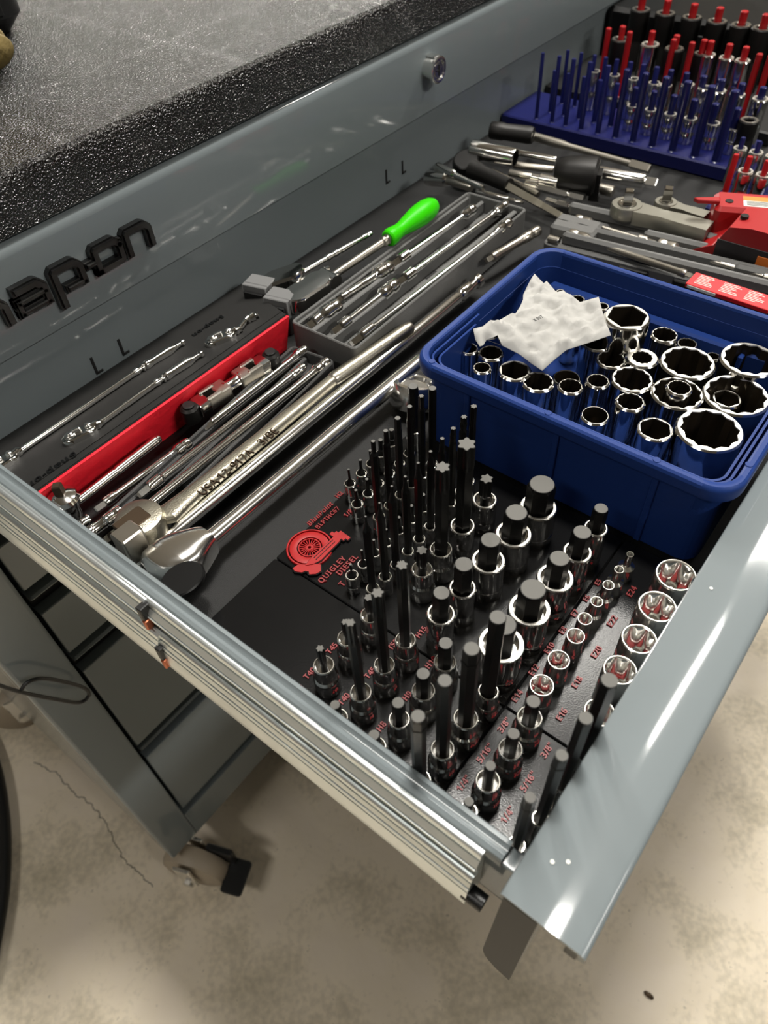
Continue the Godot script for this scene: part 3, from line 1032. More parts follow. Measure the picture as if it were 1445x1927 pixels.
func bit(label: String, group: String, x: float, z: float, od: float, h: float, style: String, kind: String, sd: float, top: float, td: float):
	var t := thing("bit_socket", label, "bit socket", Vector3(x, 0, z), group)
	var r := od / 2.0
	var b := Builder.new()
	var bore := r * (0.8 if style == "s" else 0.76)
	var inner := [[h - 0.0005, r, "o"], [h, r - 0.0005, "o"], [h, bore + 0.0003, "o"], [h - 0.0004, bore, "o"], [h - 0.005, bore * 0.97, "o"], [h - 0.005, 0.0, "o"]]
	var rows := []
	if style == "s":
		var q := r * 1.2
		rows = [[0.0, 0.0, "o"], [0.0, q - 0.0006, "o"], [0.0006, q, "o"], [0.38 * h, q, "o"], [0.40 * h, q * 0.975, "o"], [0.43 * h, q * 0.975, "o"], [0.45 * h, q, "o"], [0.5 * h, q * 0.985, "o"], [0.56 * h, r * 1.03, "o"]]
	elif style == "q":
		rows = [[0.0, 0.0, "o"], [0.0, r - 0.0005, "o"], [0.0005, r, "o"], [0.4 * h, r, "o"], [0.42 * h, r * 0.96, "o"], [0.48 * h, r * 0.96, "o"], [0.5 * h, r, "o"]]
	else:
		rows = [[0.0, 0.0, "o"], [0.0, r * 0.97, "o"], [0.001, r, "o"], [0.3 * h, r, "o"], [0.315 * h, r * 0.975, "o"], [0.345 * h, r * 0.975, "o"], [0.36 * h, r, "o"]]
	b.prof(rows + inner, 40)
	part(t, "chrome_base", b, "chrome", false)
	b = Builder.new()
	b.prof([[h, r - 0.0007, "o"], [h + 0.0003, r - 0.001, "o"], [h + 0.0003, bore + 0.0005, "o"], [h - 0.0002, bore + 0.0002, "o"]], 40)
	part(t, "ground_rim", b, "ground_steel", false)
	b = Builder.new()
	var e := td / 2.0
	var s := sd / 2.0
	var lo := h - 0.005
	var face := e * 0.9
	var fk := "o"
	match kind:
		"shortcone":
			var m := h + 0.30 * (top - h)
			rows = [[lo, r * 0.6, "o"], [h + 0.001, r * 0.6, "o"], [m, e * 1.15, "o"], [m + 0.0005, e, "hex"], [top, e, "hex"], [top, 0.0, "hex"]]
		"shorthex":
			var q := e * 1.17
			rows = [[lo, q, "hex"], [top - 0.0022, q, "hex"], [top, e, "o"], [top, 0.0, "o"]]
			face = e * 0.97
		"shorttorx":
			rows = [[lo, s * 0.62, "o"], [h + 0.15 * (top - h), s * 0.6, "o"], [h + 0.3 * (top - h), e, "torx"], [top - 0.0004, e, "torx"], [top, e * 0.95, "torx"], [top, 0.0, "torx"]]
			fk = "torx"
		"cone":
			rows = [[lo, s, "hex"], [top - 0.0135, s, "hex"], [top - 0.0115, s * 0.72, "o"], [top - 0.006, e * 1.15, "o"], [top - 0.005, e, "torx"], [top, e, "torx"], [top, 0.0, "torx"]]
			fk = "torx"
		"step":
			rows = [[lo, s, "hex"], [top - 0.0125, s, "hex"], [top - 0.0105, e * 1.15, "hex"], [top - 0.0005, e * 1.1, "hex"], [top, e, "o"], [top, 0.0, "o"]]
		"steptorx":
			rows = [[lo, s, "hex"], [top - 0.0125, s, "hex"], [top - 0.0105, e, "torx"], [top, e, "torx"], [top, 0.0, "torx"]]
			fk = "torx"
		"hexcap":
			var q := e * 1.16
			rows = [[lo, q * 1.02, "hex"], [top - 0.0135, q * 1.02, "hex"], [top - 0.013, q * 1.1, "hex"], [top - 0.0105, q * 1.1, "hex"], [top - 0.0100, q, "hex"], [top - 0.0018, q, "hex"], [top, e, "o"], [top, 0.0, "o"]]
			face = e * 0.97
		"torx":
			rows = [[lo, s * 0.98, "hex"], [top - 0.021, s * 0.98, "hex"], [top - 0.017, e, "torx"], [top - 0.0006, e, "torx"], [top, e * 0.96, "torx"], [top, 0.0, "torx"]]
			fk = "torx"
			face = e * 0.93
		_:
			var q := maxf(s, e * 1.15)
			rows = [[lo, q, "hex"], [top - 0.0022, q, "hex"], [top, e, "o"], [top, 0.0, "o"]]
			face = e * 0.97
	b.prof(rows, 48, 0.35 + x * 40.0)
	part(t, "bit", b, "black_oxide", false)
	b = Builder.new()
	b.prof([[top, face, fk], [top + 0.00025, face * 0.97, fk], [top + 0.00025, 0.0, fk]], 48, 0.35 + x * 40.0)
	part(t, "worn_tip", b, "worn_face", false)


func bit_sockets():
	bit("small short hex bit socket, first from left in the row nearest the breaker bars", "short hex bits in the rear row", 0.2831, -0.2809, 0.0103, 0.019, "q", "shortcone", 0, 0.0345, 0.0021)
	bit("small short hex bit socket, second from left in the row nearest the breaker bars", "short hex bits in the rear row", 0.2971, -0.2807, 0.0101, 0.019, "q", "shortcone", 0, 0.0335, 0.0026)
	bit("small short hex bit socket, third from left in the row nearest the breaker bars", "short hex bits in the rear row", 0.3101, -0.2809, 0.0103, 0.019, "q", "shortcone", 0, 0.0335, 0.003)
	bit("small short hex bit socket, fourth from left in the row nearest the breaker bars", "short hex bits in the rear row", 0.3238, -0.2815, 0.0104, 0.019, "q", "shortcone", 0, 0.034, 0.004)
	bit("small short hex bit socket, fifth from left in the row nearest the breaker bars", "short hex bits in the rear row", 0.3389, -0.2819, 0.0105, 0.019, "q", "shortcone", 0, 0.0335, 0.0043)
	bit("small short hex bit socket, first from left in the second row from the breaker bars", "short hex bits in the second row", 0.2696, -0.2624, 0.0106, 0.019, "q", "shortcone", 0, 0.0345, 0.0027)
	bit("small short hex bit socket, second from left in the second row from the breaker bars", "short hex bits in the second row", 0.283, -0.2625, 0.0099, 0.019, "q", "shortcone", 0, 0.035, 0.0029)
	bit("small short hex bit socket, third from left in the second row from the breaker bars", "short hex bits in the second row", 0.2963, -0.2624, 0.0097, 0.019, "q", "shortcone", 0, 0.035, 0.0027)
	bit("small short hex bit socket, fourth from left in the second row from the breaker bars", "short hex bits in the second row", 0.3101, -0.2623, 0.0099, 0.019, "q", "shortcone", 0, 0.034, 0.0031)
	bit("small short hex bit socket, fifth from left in the second row from the breaker bars", "short hex bits in the second row", 0.3233, -0.2623, 0.01, 0.019, "q", "shortcone", 0, 0.034, 0.0037)
	bit("small short hex bit socket, sixth from left in the second row from the breaker bars", "short hex bits in the second row", 0.3372, -0.2631, 0.0104, 0.019, "q", "shortcone", 0, 0.0355, 0.0042)
	bit("tall slim black hex bit, first from left in the row behind the pointed torx bits", "tall slim hex bits", 0.2693, -0.2408, 0.0104, 0.019, "q", "step", 0.006, 0.0975, 0.003)
	bit("tall slim black hex bit, second from left in the row behind the pointed torx bits", "tall slim hex bits", 0.2832, -0.2409, 0.0106, 0.019, "q", "step", 0.0059, 0.0965, 0.0036)
	bit("tall slim black hex bit, third from left in the row behind the pointed torx bits", "tall slim hex bits", 0.2969, -0.2409, 0.0107, 0.019, "q", "step", 0.0058, 0.098, 0.0044)
	bit("tall slim black hex bit, fourth from left in the row behind the pointed torx bits", "tall slim hex bits", 0.311, -0.241, 0.0108, 0.019, "q", "step", 0.0056, 0.0985, 0.0039)
	bit("tall slim black hex bit, fifth from left in the row behind the pointed torx bits", "tall slim hex bits", 0.3247, -0.2408, 0.011, 0.019, "q", "steptorx", 0.0057, 0.0985, 0.0043)
	bit("tall slim black hex bit, sixth from left in the row behind the pointed torx bits", "tall slim hex bits", 0.3382, -0.2408, 0.0106, 0.019, "q", "plain", 0.0061, 0.0965, 0.0056)
	bit("thick short black hex bit in front of the bright chrome ring by the blue bin", "thick hex bit at the back", 0.3596, -0.2748, 0.012, 0.022, "q", "plain", 0.0087, 0.068, 0.0077)
	bit("tall slim black torx bit with pointed tip, first from left in its row", "tall slim torx bits", 0.2151, -0.2035, 0.0104, 0.019, "q", "cone", 0.0058, 0.096, 0.0015)
	bit("tall slim black torx bit with pointed tip, second from left in its row", "tall slim torx bits", 0.2283, -0.2029, 0.0102, 0.019, "q", "cone", 0.0059, 0.097, 0.0017)
	bit("tall slim black torx bit with pointed tip, third from left in its row", "tall slim torx bits", 0.2412, -0.2029, 0.0096, 0.019, "q", "cone", 0.0061, 0.101, 0.002)
	bit("tall slim black torx bit with pointed tip, fourth from left in its row", "tall slim torx bits", 0.2559, -0.2035, 0.0096, 0.019, "q", "cone", 0.0061, 0.097, 0.0023)
	bit("tall slim black torx bit with pointed tip, fifth from left in its row", "tall slim torx bits", 0.2699, -0.2034, 0.0099, 0.019, "q", "cone", 0.0061, 0.098, 0.0025)
	bit("tall slim black torx bit with pointed tip, sixth from left in its row", "tall slim torx bits", 0.2845, -0.2039, 0.0099, 0.019, "q", "cone", 0.0059, 0.0965, 0.0029)
	bit("tall slim black torx bit with pointed tip, seventh from left in its row", "tall slim torx bits", 0.2988, -0.2044, 0.0098, 0.019, "q", "cone", 0.006, 0.097, 0.0035)
	bit("tall slim black torx bit with pointed tip, eighth from left in its row", "tall slim torx bits", 0.3128, -0.205, 0.0098, 0.019, "q", "cone", 0.0058, 0.0955, 0.0041)
	bit("tall slim black torx bit with pointed tip, ninth from left in its row", "tall slim torx bits", 0.3266, -0.2055, 0.0098, 0.019, "q", "cone", 0.0061, 0.0955, 0.0048)
	bit("tall slim black torx bit with pointed tip, tenth from left in its row", "tall slim torx bits", 0.3398, -0.2061, 0.0097, 0.019, "q", "torx", 0.0058, 0.0955, 0.005)
	bit("small short torx bit socket, first from left in front of the tall pointed torx row", "short torx bits", 0.2151, -0.2226, 0.0102, 0.019, "q", "shortcone", 0, 0.0315, 0.002)
	bit("small short torx bit socket, second from left in front of the tall pointed torx row", "short torx bits", 0.2274, -0.2223, 0.0091, 0.019, "q", "shortcone", 0, 0.035, 0.0019)
	bit("small short torx bit socket, third from left in front of the tall pointed torx row", "short torx bits", 0.2402, -0.2217, 0.009, 0.019, "q", "shortcone", 0, 0.034, 0.0022)
	bit("small short torx bit socket, fourth from left in front of the tall pointed torx row", "short torx bits", 0.253, -0.2206, 0.0091, 0.019, "q", "shortcone", 0, 0.034, 0.0024)
	bit("small short torx bit socket, fifth from left in front of the tall pointed torx row", "short torx bits", 0.2676, -0.22, 0.0092, 0.019, "q", "shortcone", 0, 0.034, 0.0027)
	bit("small short torx bit socket, sixth from left in front of the tall pointed torx row", "short torx bits", 0.2815, -0.2191, 0.0093, 0.019, "q", "shortcone", 0, 0.0345, 0.0031)
	bit("small short torx bit socket, seventh from left in front of the tall pointed torx row", "short torx bits", 0.2955, -0.2185, 0.0094, 0.019, "q", "shortcone", 0, 0.0345, 0.0035)
	bit("tall thick black torx bit with star end, first from the slide rails in its row", "tall thick torx bits", 0.1448, -0.156, 0.0142, 0.03, "s", "torx", 0.0066, 0.1085, 0.0057)
	bit("tall thick black torx bit with star end, second from the slide rails in its row", "tall thick torx bits", 0.1681, -0.156, 0.0142, 0.03, "s", "torx", 0.0074, 0.109, 0.0074)
	bit("tall thick black torx bit with star end, third from the slide rails in its row", "tall thick torx bits", 0.1904, -0.1561, 0.0142, 0.03, "s", "torx", 0.0078, 0.11, 0.0073)
	bit("tall thick black torx bit with star end, fourth from the slide rails in its row", "tall thick torx bits", 0.2643, -0.1803, 0.0168, 0.03, "s", "torx", 0.0106, 0.1125, 0.0106)
	bit("tall thick black torx bit with star end, fifth from the slide rails in its row", "tall thick torx bits", 0.291, -0.1801, 0.0188, 0.03, "l", "torx", 0.0126, 0.1115, 0.0131)
	bit("short black torx bit in a stout chrome socket, first from the slide rails", "short torx bits in chrome sockets", 0.1452, -0.1867, 0.0143, 0.03, "s", "shorttorx", 0.0071, 0.05, 0.0055)
	bit("short black torx bit in a stout chrome socket, second from the slide rails", "short torx bits in chrome sockets", 0.1694, -0.1873, 0.0143, 0.03, "s", "shorttorx", 0.0069, 0.0485, 0.0053)
	bit("short black torx bit in a stout chrome socket, third from the slide rails", "short torx bits in chrome sockets", 0.1919, -0.1862, 0.0142, 0.03, "s", "shorttorx", 0.0071, 0.05, 0.0065)
	bit("short black torx bit in a stout chrome socket, fourth from the slide rails", "short torx bits in chrome sockets", 0.2422, -0.1807, 0.0157, 0.03, "s", "shorttorx", 0.0093, 0.051, 0.0083)
	bit("short black torx bit in a stout chrome socket, fifth from the slide rails", "short torx bits in chrome sockets", 0.3215, -0.1807, 0.0189, 0.03, "l", "shorttorx", 0.0108, 0.0525, 0.0104)
	bit("large hex bit socket with grey tip, first from left in the second row", "large short hex bits", 0.2169, -0.147, 0.0193, 0.036, "l", "shorthex", 0, 0.0595, 0.0103)
	bit("large hex bit socket with grey tip, second from left in the second row", "large short hex bits", 0.242, -0.1472, 0.0188, 0.036, "l", "shorthex", 0, 0.062, 0.0116)
	bit("large hex bit socket with grey tip, third from left in the second row", "large short hex bits", 0.2712, -0.1456, 0.0238, 0.036, "l", "shorthex", 0, 0.0585, 0.0128)
	bit("large hex bit socket with grey tip, fourth from left in the second row", "large short hex bits", 0.3014, -0.1441, 0.026, 0.036, "l", "shorthex", 0, 0.059, 0.0147)
	bit("large hex bit socket with grey tip, fifth from left in the second row", "large short hex bits", 0.3334, -0.1429, 0.0272, 0.036, "l", "shorthex", 0, 0.06, 0.0174)
	bit("wide hex bit socket with big round grey tip, first from left in front row", "largest short hex bits", 0.2188, -0.1029, 0.0288, 0.04, "l", "shorthex", 0, 0.062, 0.0148)
	bit("wide hex bit socket with big round grey tip, second from left in front row", "largest short hex bits", 0.2512, -0.102, 0.0273, 0.04, "l", "shorthex", 0, 0.062, 0.0154)
	bit("wide hex bit socket with big round grey tip, third from left in front row", "largest short hex bits", 0.2824, -0.1009, 0.0245, 0.04, "l", "shorthex", 0, 0.061, 0.0124)
	bit("wide hex bit socket with big round grey tip, fourth from left in front row", "largest short hex bits", 0.3101, -0.0995, 0.0199, 0.04, "l", "shorthex", 0, 0.061, 0.0116)
	bit("wide hex bit socket with big round grey tip, fifth from left in front row", "largest short hex bits", 0.3364, -0.0993, 0.0169, 0.04, "l", "shorthex", 0, 0.0605, 0.009)
	bit("tall thick black hex bit with grey round end, first from the slide rails", "tall hex bits by the slides", 0.1227, -0.0952, 0.0136, 0.03, "s", "hexcap", 0.0079, 0.111, 0.0068)
	bit("tall thick black hex bit with grey round end, second from the slide rails", "tall hex bits by the slides", 0.1453, -0.0954, 0.0145, 0.03, "s", "plain", 0.0076, 0.112, 0.0071)
	bit("tall thick black hex bit with grey round end, third from the slide rails", "tall hex bits by the slides", 0.169, -0.0953, 0.0157, 0.03, "s", "hexcap", 0.0099, 0.11, 0.0082)
	bit("tall thick black hex bit with grey round end, fourth from the slide rails", "tall hex bits by the slides", 0.1917, -0.0941, 0.0131, 0.03, "s", "plain", 0.0098, 0.112, 0.0087)
	bit("short black hex bit in stout chrome socket, first from the slide rails", "short hex bits by the slides", 0.1235, -0.1564, 0.0132, 0.03, "s", "shorthex", 0, 0.047, 0.0058)
	bit("short black hex bit in stout chrome socket, second from the slide rails", "short hex bits by the slides", 0.123, -0.1272, 0.0135, 0.03, "s", "shorthex", 0, 0.046, 0.0062)
	bit("short black hex bit in stout chrome socket, third from the slide rails", "short hex bits by the slides", 0.1449, -0.1265, 0.0135, 0.03, "s", "shorthex", 0, 0.051, 0.007)
	bit("short black hex bit in stout chrome socket, fourth from the slide rails", "short hex bits by the slides", 0.1684, -0.1259, 0.0152, 0.03, "s", "shorthex", 0, 0.051, 0.0078)
	bit("short black hex bit in stout chrome socket, fifth from the slide rails", "short hex bits by the slides", 0.1924, -0.1266, 0.0149, 0.03, "s", "shorthex", 0, 0.0525, 0.0083)
	bit("short hex bit socket, first from the slide rails in the row marked in inches", "short inch hex bits", 0.1245, -0.0641, 0.0114, 0.03, "s", "shorthex", 0, 0.0455, 0.005)
	bit("short hex bit socket, second from the slide rails in the row marked in inches", "short inch hex bits", 0.1454, -0.0645, 0.0145, 0.03, "s", "shorthex", 0, 0.0515, 0.0056)
	bit("short hex bit socket, third from the slide rails in the row marked in inches", "short inch hex bits", 0.1686, -0.0643, 0.0147, 0.03, "s", "shorthex", 0, 0.0505, 0.0067)
	bit("short hex bit socket, fourth from the slide rails in the row marked in inches", "short inch hex bits", 0.1918, -0.0654, 0.0156, 0.03, "s", "shorthex", 0, 0.0505, 0.0079)
	bit("tall black hex bit standing beside the drawer handle, first from the slide rails", "tall inch hex bits", 0.1258, -0.0342, 0.01, 0.03, "s", "hexcap", 0.0068, 0.0995, 0.0054)
	bit("tall black hex bit standing beside the drawer handle, second from the slide rails", "tall inch hex bits", 0.1449, -0.031, 0.0099, 0.03, "s", "hexcap", 0.0072, 0.115, 0.0058)
	bit("tall black hex bit standing beside the drawer handle, third from the slide rails", "tall inch hex bits", 0.1683, -0.0311, 0.0099, 0.03, "s", "plain", 0.0077, 0.113, 0.0068)
	bit("tall black hex bit standing beside the drawer handle, fourth from the slide rails", "tall inch hex bits", 0.1914, -0.031, 0.0096, 0.03, "s", "plain", 0.0084, 0.115, 0.0082)
	pass


func e_socket(label: String, group: String, x: float, z: float, od: float, h: float, stepped: bool):
	var t := thing("external_torx_socket", label, "socket", Vector3(x, 0, z), group)
	var r := od / 2.0
	var b := Builder.new()
	var rows := [[0.0, r * 0.72, "o"], [0.0, r * 0.97, "o"], [0.0008, r, "o"]]
	if stepped:
		var q := maxf(r * 1.1, 0.0058)
		rows = [[0.0, q * 0.7, "o"], [0.0, q - 0.0005, "o"], [0.0005, q, "o"], [0.5 * h, q, "o"], [0.56 * h, r * 1.02, "o"]]
	elif r < 0.009:
		rows = [[0.0, r * 0.72, "o"], [0.0, r * 1.04, "o"], [0.0008, r * 1.07, "o"], [0.42 * h, r * 1.07, "o"], [0.44 * h, r * 1.03, "o"], [0.48 * h, r * 1.03, "o"], [0.52 * h, r, "o"]]
	rows += [[h - 0.0008, r, "o"], [h - 0.0002, r * 0.975, "o"], [h, r * 0.95, "o"], [h - 0.0008, r * 0.86, "o"], [h - 0.0012, r * 0.86, "lobes"], [h * 0.36, r * 0.84, "lobes"], [h * 0.34, r * 0.64, "o"], [0.0, r * 0.62, "o"], [0.0, r * 0.72, "o"]]
	b.prof(rows, 72, x * 31.0)
	part(t, "body", b, "bright_chrome", false)
	b = Builder.new()
	b.prof([[h + 0.0001, r * 0.955, "o"], [h + 0.0004, r * 0.94, "o"], [h + 0.0004, r * 0.9, "o"], [h - 0.0004, r * 0.875, "o"]], 48)
	part(t, "bevelled_mouth", b, "ground_steel", false)


func e_sockets():
	e_socket("large chrome external torx socket standing beside the drawer handle, first from the blue bin", "large external torx sockets", 0.3323, -0.0386, 0.027, 0.038, false)
	e_socket("large chrome external torx socket standing beside the drawer handle, second from the blue bin", "large external torx sockets", 0.302, -0.0379, 0.0247, 0.038, false)
	e_socket("large chrome external torx socket standing beside the drawer handle, third from the blue bin", "large external torx sockets", 0.2732, -0.0367, 0.0222, 0.038, false)
	e_socket("large chrome external torx socket standing beside the drawer handle, fourth from the blue bin", "large external torx sockets", 0.2467, -0.0364, 0.0205, 0.038, false)
	e_socket("large chrome external torx socket standing beside the drawer handle, fifth from the blue bin", "large external torx sockets", 0.2148, -0.0336, 0.0182, 0.038, false)
	e_socket("small chrome external torx socket, first from the blue bin in the middle row", "small external torx sockets", 0.3394, -0.0722, 0.0051, 0.027, true)
	e_socket("small chrome external torx socket, second from the blue bin in the middle row", "small external torx sockets", 0.323, -0.0725, 0.0067, 0.027, true)
	e_socket("small chrome external torx socket, third from the blue bin in the middle row", "small external torx sockets", 0.3069, -0.0723, 0.008, 0.027, true)
	e_socket("small chrome external torx socket, fourth from the blue bin in the middle row", "small external torx sockets", 0.2903, -0.0724, 0.0085, 0.027, true)
	e_socket("small chrome external torx socket, fifth from the blue bin in the middle row", "small external torx sockets", 0.2738, -0.0723, 0.0098, 0.027, false)
	e_socket("small chrome external torx socket, sixth from the blue bin in the middle row", "small external torx sockets", 0.2588, -0.0709, 0.012, 0.027, false)
	e_socket("small chrome external torx socket, seventh from the blue bin in the middle row", "small external torx sockets", 0.2373, -0.0711, 0.0142, 0.027, false)
	e_socket("small chrome external torx socket, eighth from the blue bin in the middle row", "small external torx sockets", 0.2157, -0.0707, 0.0152, 0.027, false)
	pass


func bin_socket(label: String, x: float, z: float, od: float, top: float, low: float, kind: String, wall: float):
	var t := thing("chrome_socket", label, "socket", Vector3(x, low, z), "loose sockets in the blue bin")
	var h := top - low
	var r := od / 2.0
	var q := r * (1.0 - wall)
	var b := Builder.new()
	var rows := [[0.0, r * 0.4, "o"], [0.0, r * 0.93, "o"], [0.002, r * 0.96, "o"], [0.3 * h, r * 0.96, "o"], [0.34 * h, r * 0.92, "o"], [0.5 * h, r * 0.94, "o"], [0.56 * h, r, "o"], [h - 0.0012, r, "o"], [h, r - 0.0012, "o"], [h, q * 1.03, "o"], [h - 0.0006, q, kind]]
	b.prof(rows, 72, x * 57.0)
	part(t, "body", b, "chrome", false)
	b = Builder.new()
	b.prof([[h - 0.0006, q, kind], [h * 0.45, q * 0.98, kind], [h * 0.4, r * 0.45, "o"], [0.0, r * 0.4, "o"]], 72, x * 57.0)
	part(t, "bore", b, "bore_steel", false)
	b = Builder.new()
	b.prof([[h, r - 0.0013, "o"], [h + 0.0003, r - 0.0016, "o"], [h + 0.0003, q * 1.0, kind], [h - 0.0006, q * 0.985, kind]], 72, x * 57.0)
	part(t, "bright_mouth", b, "ground_steel", false)


func bin_sockets():
	bin_socket("smallest twelve-point chrome socket in the corner of the blue bin left of the paper", 0.4316, -0.2701, 0.0168, 0.062, 0, "p12", 0.12)
	bin_socket("twelve-point chrome socket below the left edge of the crumpled white paper", 0.437, -0.2515, 0.0219, 0.062, 0, "p12", 0.12)
	bin_socket("chrome socket half hidden by the near rim under the leftmost pair", 0.4076, -0.2417, 0.0156, 0.07, 0, "p12", 0.12)
	bin_socket("six-point chrome socket at the near rim just under the paper corner", 0.4308, -0.2246, 0.0276, 0.06, 0, "hex", 0.12)
	bin_socket("rust-mouthed twelve-point chrome socket below the lowest tip of the paper", 0.4281, -0.2014, 0.0266, 0.061, 0, "p12", 0.12)
	bin_socket("dull low socket lying behind two small ones below the paper", 0.455, -0.1894, 0.0233, 0.052, 0, "o", 0.12)
	bin_socket("small twelve-point chrome socket right of the rust-mouthed one at near rim", 0.4363, -0.1773, 0.0204, 0.062, 0, "p12", 0.12)
	bin_socket("small shiny twelve-point socket standing alone in the middle of the bin", 0.453, -0.1625, 0.019, 0.063, 0, "p12", 0.12)
	bin_socket("medium twelve-point chrome socket in the very middle of the bin", 0.4714, -0.1419, 0.0335, 0.062, 0, "p12", 0.12)
	bin_socket("twelve-point chrome socket left of the thick-walled small-hole socket", 0.4849, -0.1669, 0.0247, 0.062, 0, "p12", 0.12)
	bin_socket("thick-walled chrome socket with a narrow toothed hole in the bin", 0.4982, -0.1466, 0.0263, 0.064, 0, "p12", 0.36)
	bin_socket("round socket with its mouth half covered by the white paper", 0.5, -0.1874, 0.0272, 0.062, 0, "o", 0.12)
	bin_socket("tall deep six-point chrome socket right of the crumpled paper", 0.5117, -0.1711, 0.0368, 0.086, 0, "hex", 0.12)
	bin_socket("small twelve-point socket between the tall deep socket and the far bin wall", 0.534, -0.1441, 0.0229, 0.066, 0, "p12", 0.12)
	bin_socket("small low socket near the far bin wall behind the large one", 0.5471, -0.1275, 0.0176, 0.056, 0, "p12", 0.12)
	bin_socket("large twelve-point chrome socket at the far side left of the biggest pair", 0.5144, -0.1151, 0.0436, 0.063, 0, "p12", 0.12)
	bin_socket("large brown-mouthed twelve-point socket at the right frame edge", 0.5411, -0.0763, 0.0453, 0.066, 0, "p12", 0.12)
	bin_socket("large chrome socket with a smaller twelve-point socket standing inside it", 0.4756, -0.1065, 0.0396, 0.062, 0, "p12", 0.07)
	bin_socket("small twelve-point socket standing inside a large chrome one", 0.4719, -0.1056, 0.0197, 0.07, 0.012, "p12", 0.12)
	bin_socket("very large chrome socket holding a six-point socket inside", 0.4985, -0.0695, 0.0495, 0.062, 0, "p12", 0.09)
	bin_socket("six-point socket lying inside the very large right-hand socket", 0.5058, -0.0759, 0.0235, 0.05, 0.008, "hex", 0.12)
	bin_socket("largest twelve-point chrome socket in the near right corner of the bin", 0.4503, -0.0706, 0.0484, 0.062, 0, "p12", 0.12)
	bin_socket("thin-walled six-point socket at near rim left of the largest socket", 0.4325, -0.104, 0.0263, 0.058, 0, "hex", 0.06)
	bin_socket("twelve-point chrome socket in front of the medium middle one", 0.4435, -0.1306, 0.0228, 0.064, 0, "p12", 0.12)
	bin_socket("socket peeking over the near rim left of centre of bin", 0.4254, -0.1488, 0.0224, 0.054, 0, "o", 0.12)
	bin_socket("little twelve-point socket peeking out above the far edge of the paper", 0.5398, -0.2278, 0.0146, 0.066, 0, "p12", 0.12)
	bin_socket("tiniest socket tip at the far left above the white paper", 0.545, -0.2471, 0.0092, 0.064, 0, "p12", 0.12)
	bin_socket("little dark socket squeezed between paper and the tall deep socket", 0.5458, -0.2059, 0.0121, 0.064, 0, "p12", 0.12)
	bin_socket("small socket wedged behind the large one near the far wall", 0.551, -0.1048, 0.0123, 0.05, 0, "p12", 0.12)
	pass


func long_tools():
	tool("breaker_bar", "slim polished chrome breaker bar lying between the stamped bar and the heavy ratchet", "breaker bar", "", Vector3(0.1542, 0.012, -0.364), [
		["shaft", "bright_chrome", Vector3(0.1542, 0.012, -0.364), Vector3(0.5817, 0.012, -0.3631), 32, [[0, 0, "o"], [0, 0.003, "o"], [0.01, 0.0034, "o"], [0.04, 0.004, "o"], [0.05, 0.0055, "o"], [0.93, 0.0067, "o"], [0.945, 0.0045, "o"], [0.95, 0, "o"]]],
		["hinge_ball", "chrome", Vector3(0.556, 0.012, -0.3632), Vector3(0.5945, 0.012, -0.3631), 24, [[0, 0, "o"], [0, 0.005, "o"], [0.1, 0.007, "o"], [0.3, 0.0075, "o"], [0.5, 0.007, "o"], [0.55, 0.005, "o"], [0.75, 0.005, "o"], [0.8, 0.0072, "o"], [0.97, 0.0072, "o"], [1, 0.0061, "o"], [1, 0, "o"]]],
		["swivel_head", "bright_chrome", Vector3(0.1051, 0.012, -0.3641), Vector3(0.1542, 0.012, -0.364), 32, [[0, 0, "o"], [0, 0.0053, "o"], [0.1, 0.0063, "o"], [0.75, 0.0061, "o"], [0.9, 0.0044, "o"], [1, 0.003, "o"], [1, 0, "o"]]],
	])
	forged_bar()
	heavy_ratchet()
	var c := Vector3(0.4073, 0.012, -0.3108)
	var ro := 0.0208
	var t := thing("ring_head", "round polished chrome ring head on the liner by the corner of the blue bin", "wrench", c - Vector3(0, 0.012, 0))
	var b := Builder.new()
	b.xf = Transform3D(Basis(Vector3(0.25, 0, 1).normalized(), -0.35) , c)
	b.prof([[-0.012, ro * 0.6, "o"], [-0.012, ro * 0.95, "o"], [-0.008, ro, "o"], [0.006, ro, "o"], [0.010, ro * 0.93, "o"], [0.011, ro * 0.8, "o"], [0.010, ro * 0.7, "o"], [0.007, ro * 0.66, "o"], [0.007, ro * 0.56, "o"], [-0.012, ro * 0.56, "o"], [-0.012, ro * 0.6, "o"]], 48)
	part(t, "ring", b, "bright_chrome")
	b = Builder.new()
	b.xf = Transform3D(Basis(Vector3(0.25, 0, 1).normalized(), -0.35) , c)
	b.prof([[-0.011, ro * 0.56, "o"], [0.0055, ro * 0.56, "o"], [0.0055, ro * 0.5, "o"], [0.0075, ro * 0.46, "o"], [0.0075, 0.0, "o"]], 40)
	part(t, "hub", b, "ground_steel")


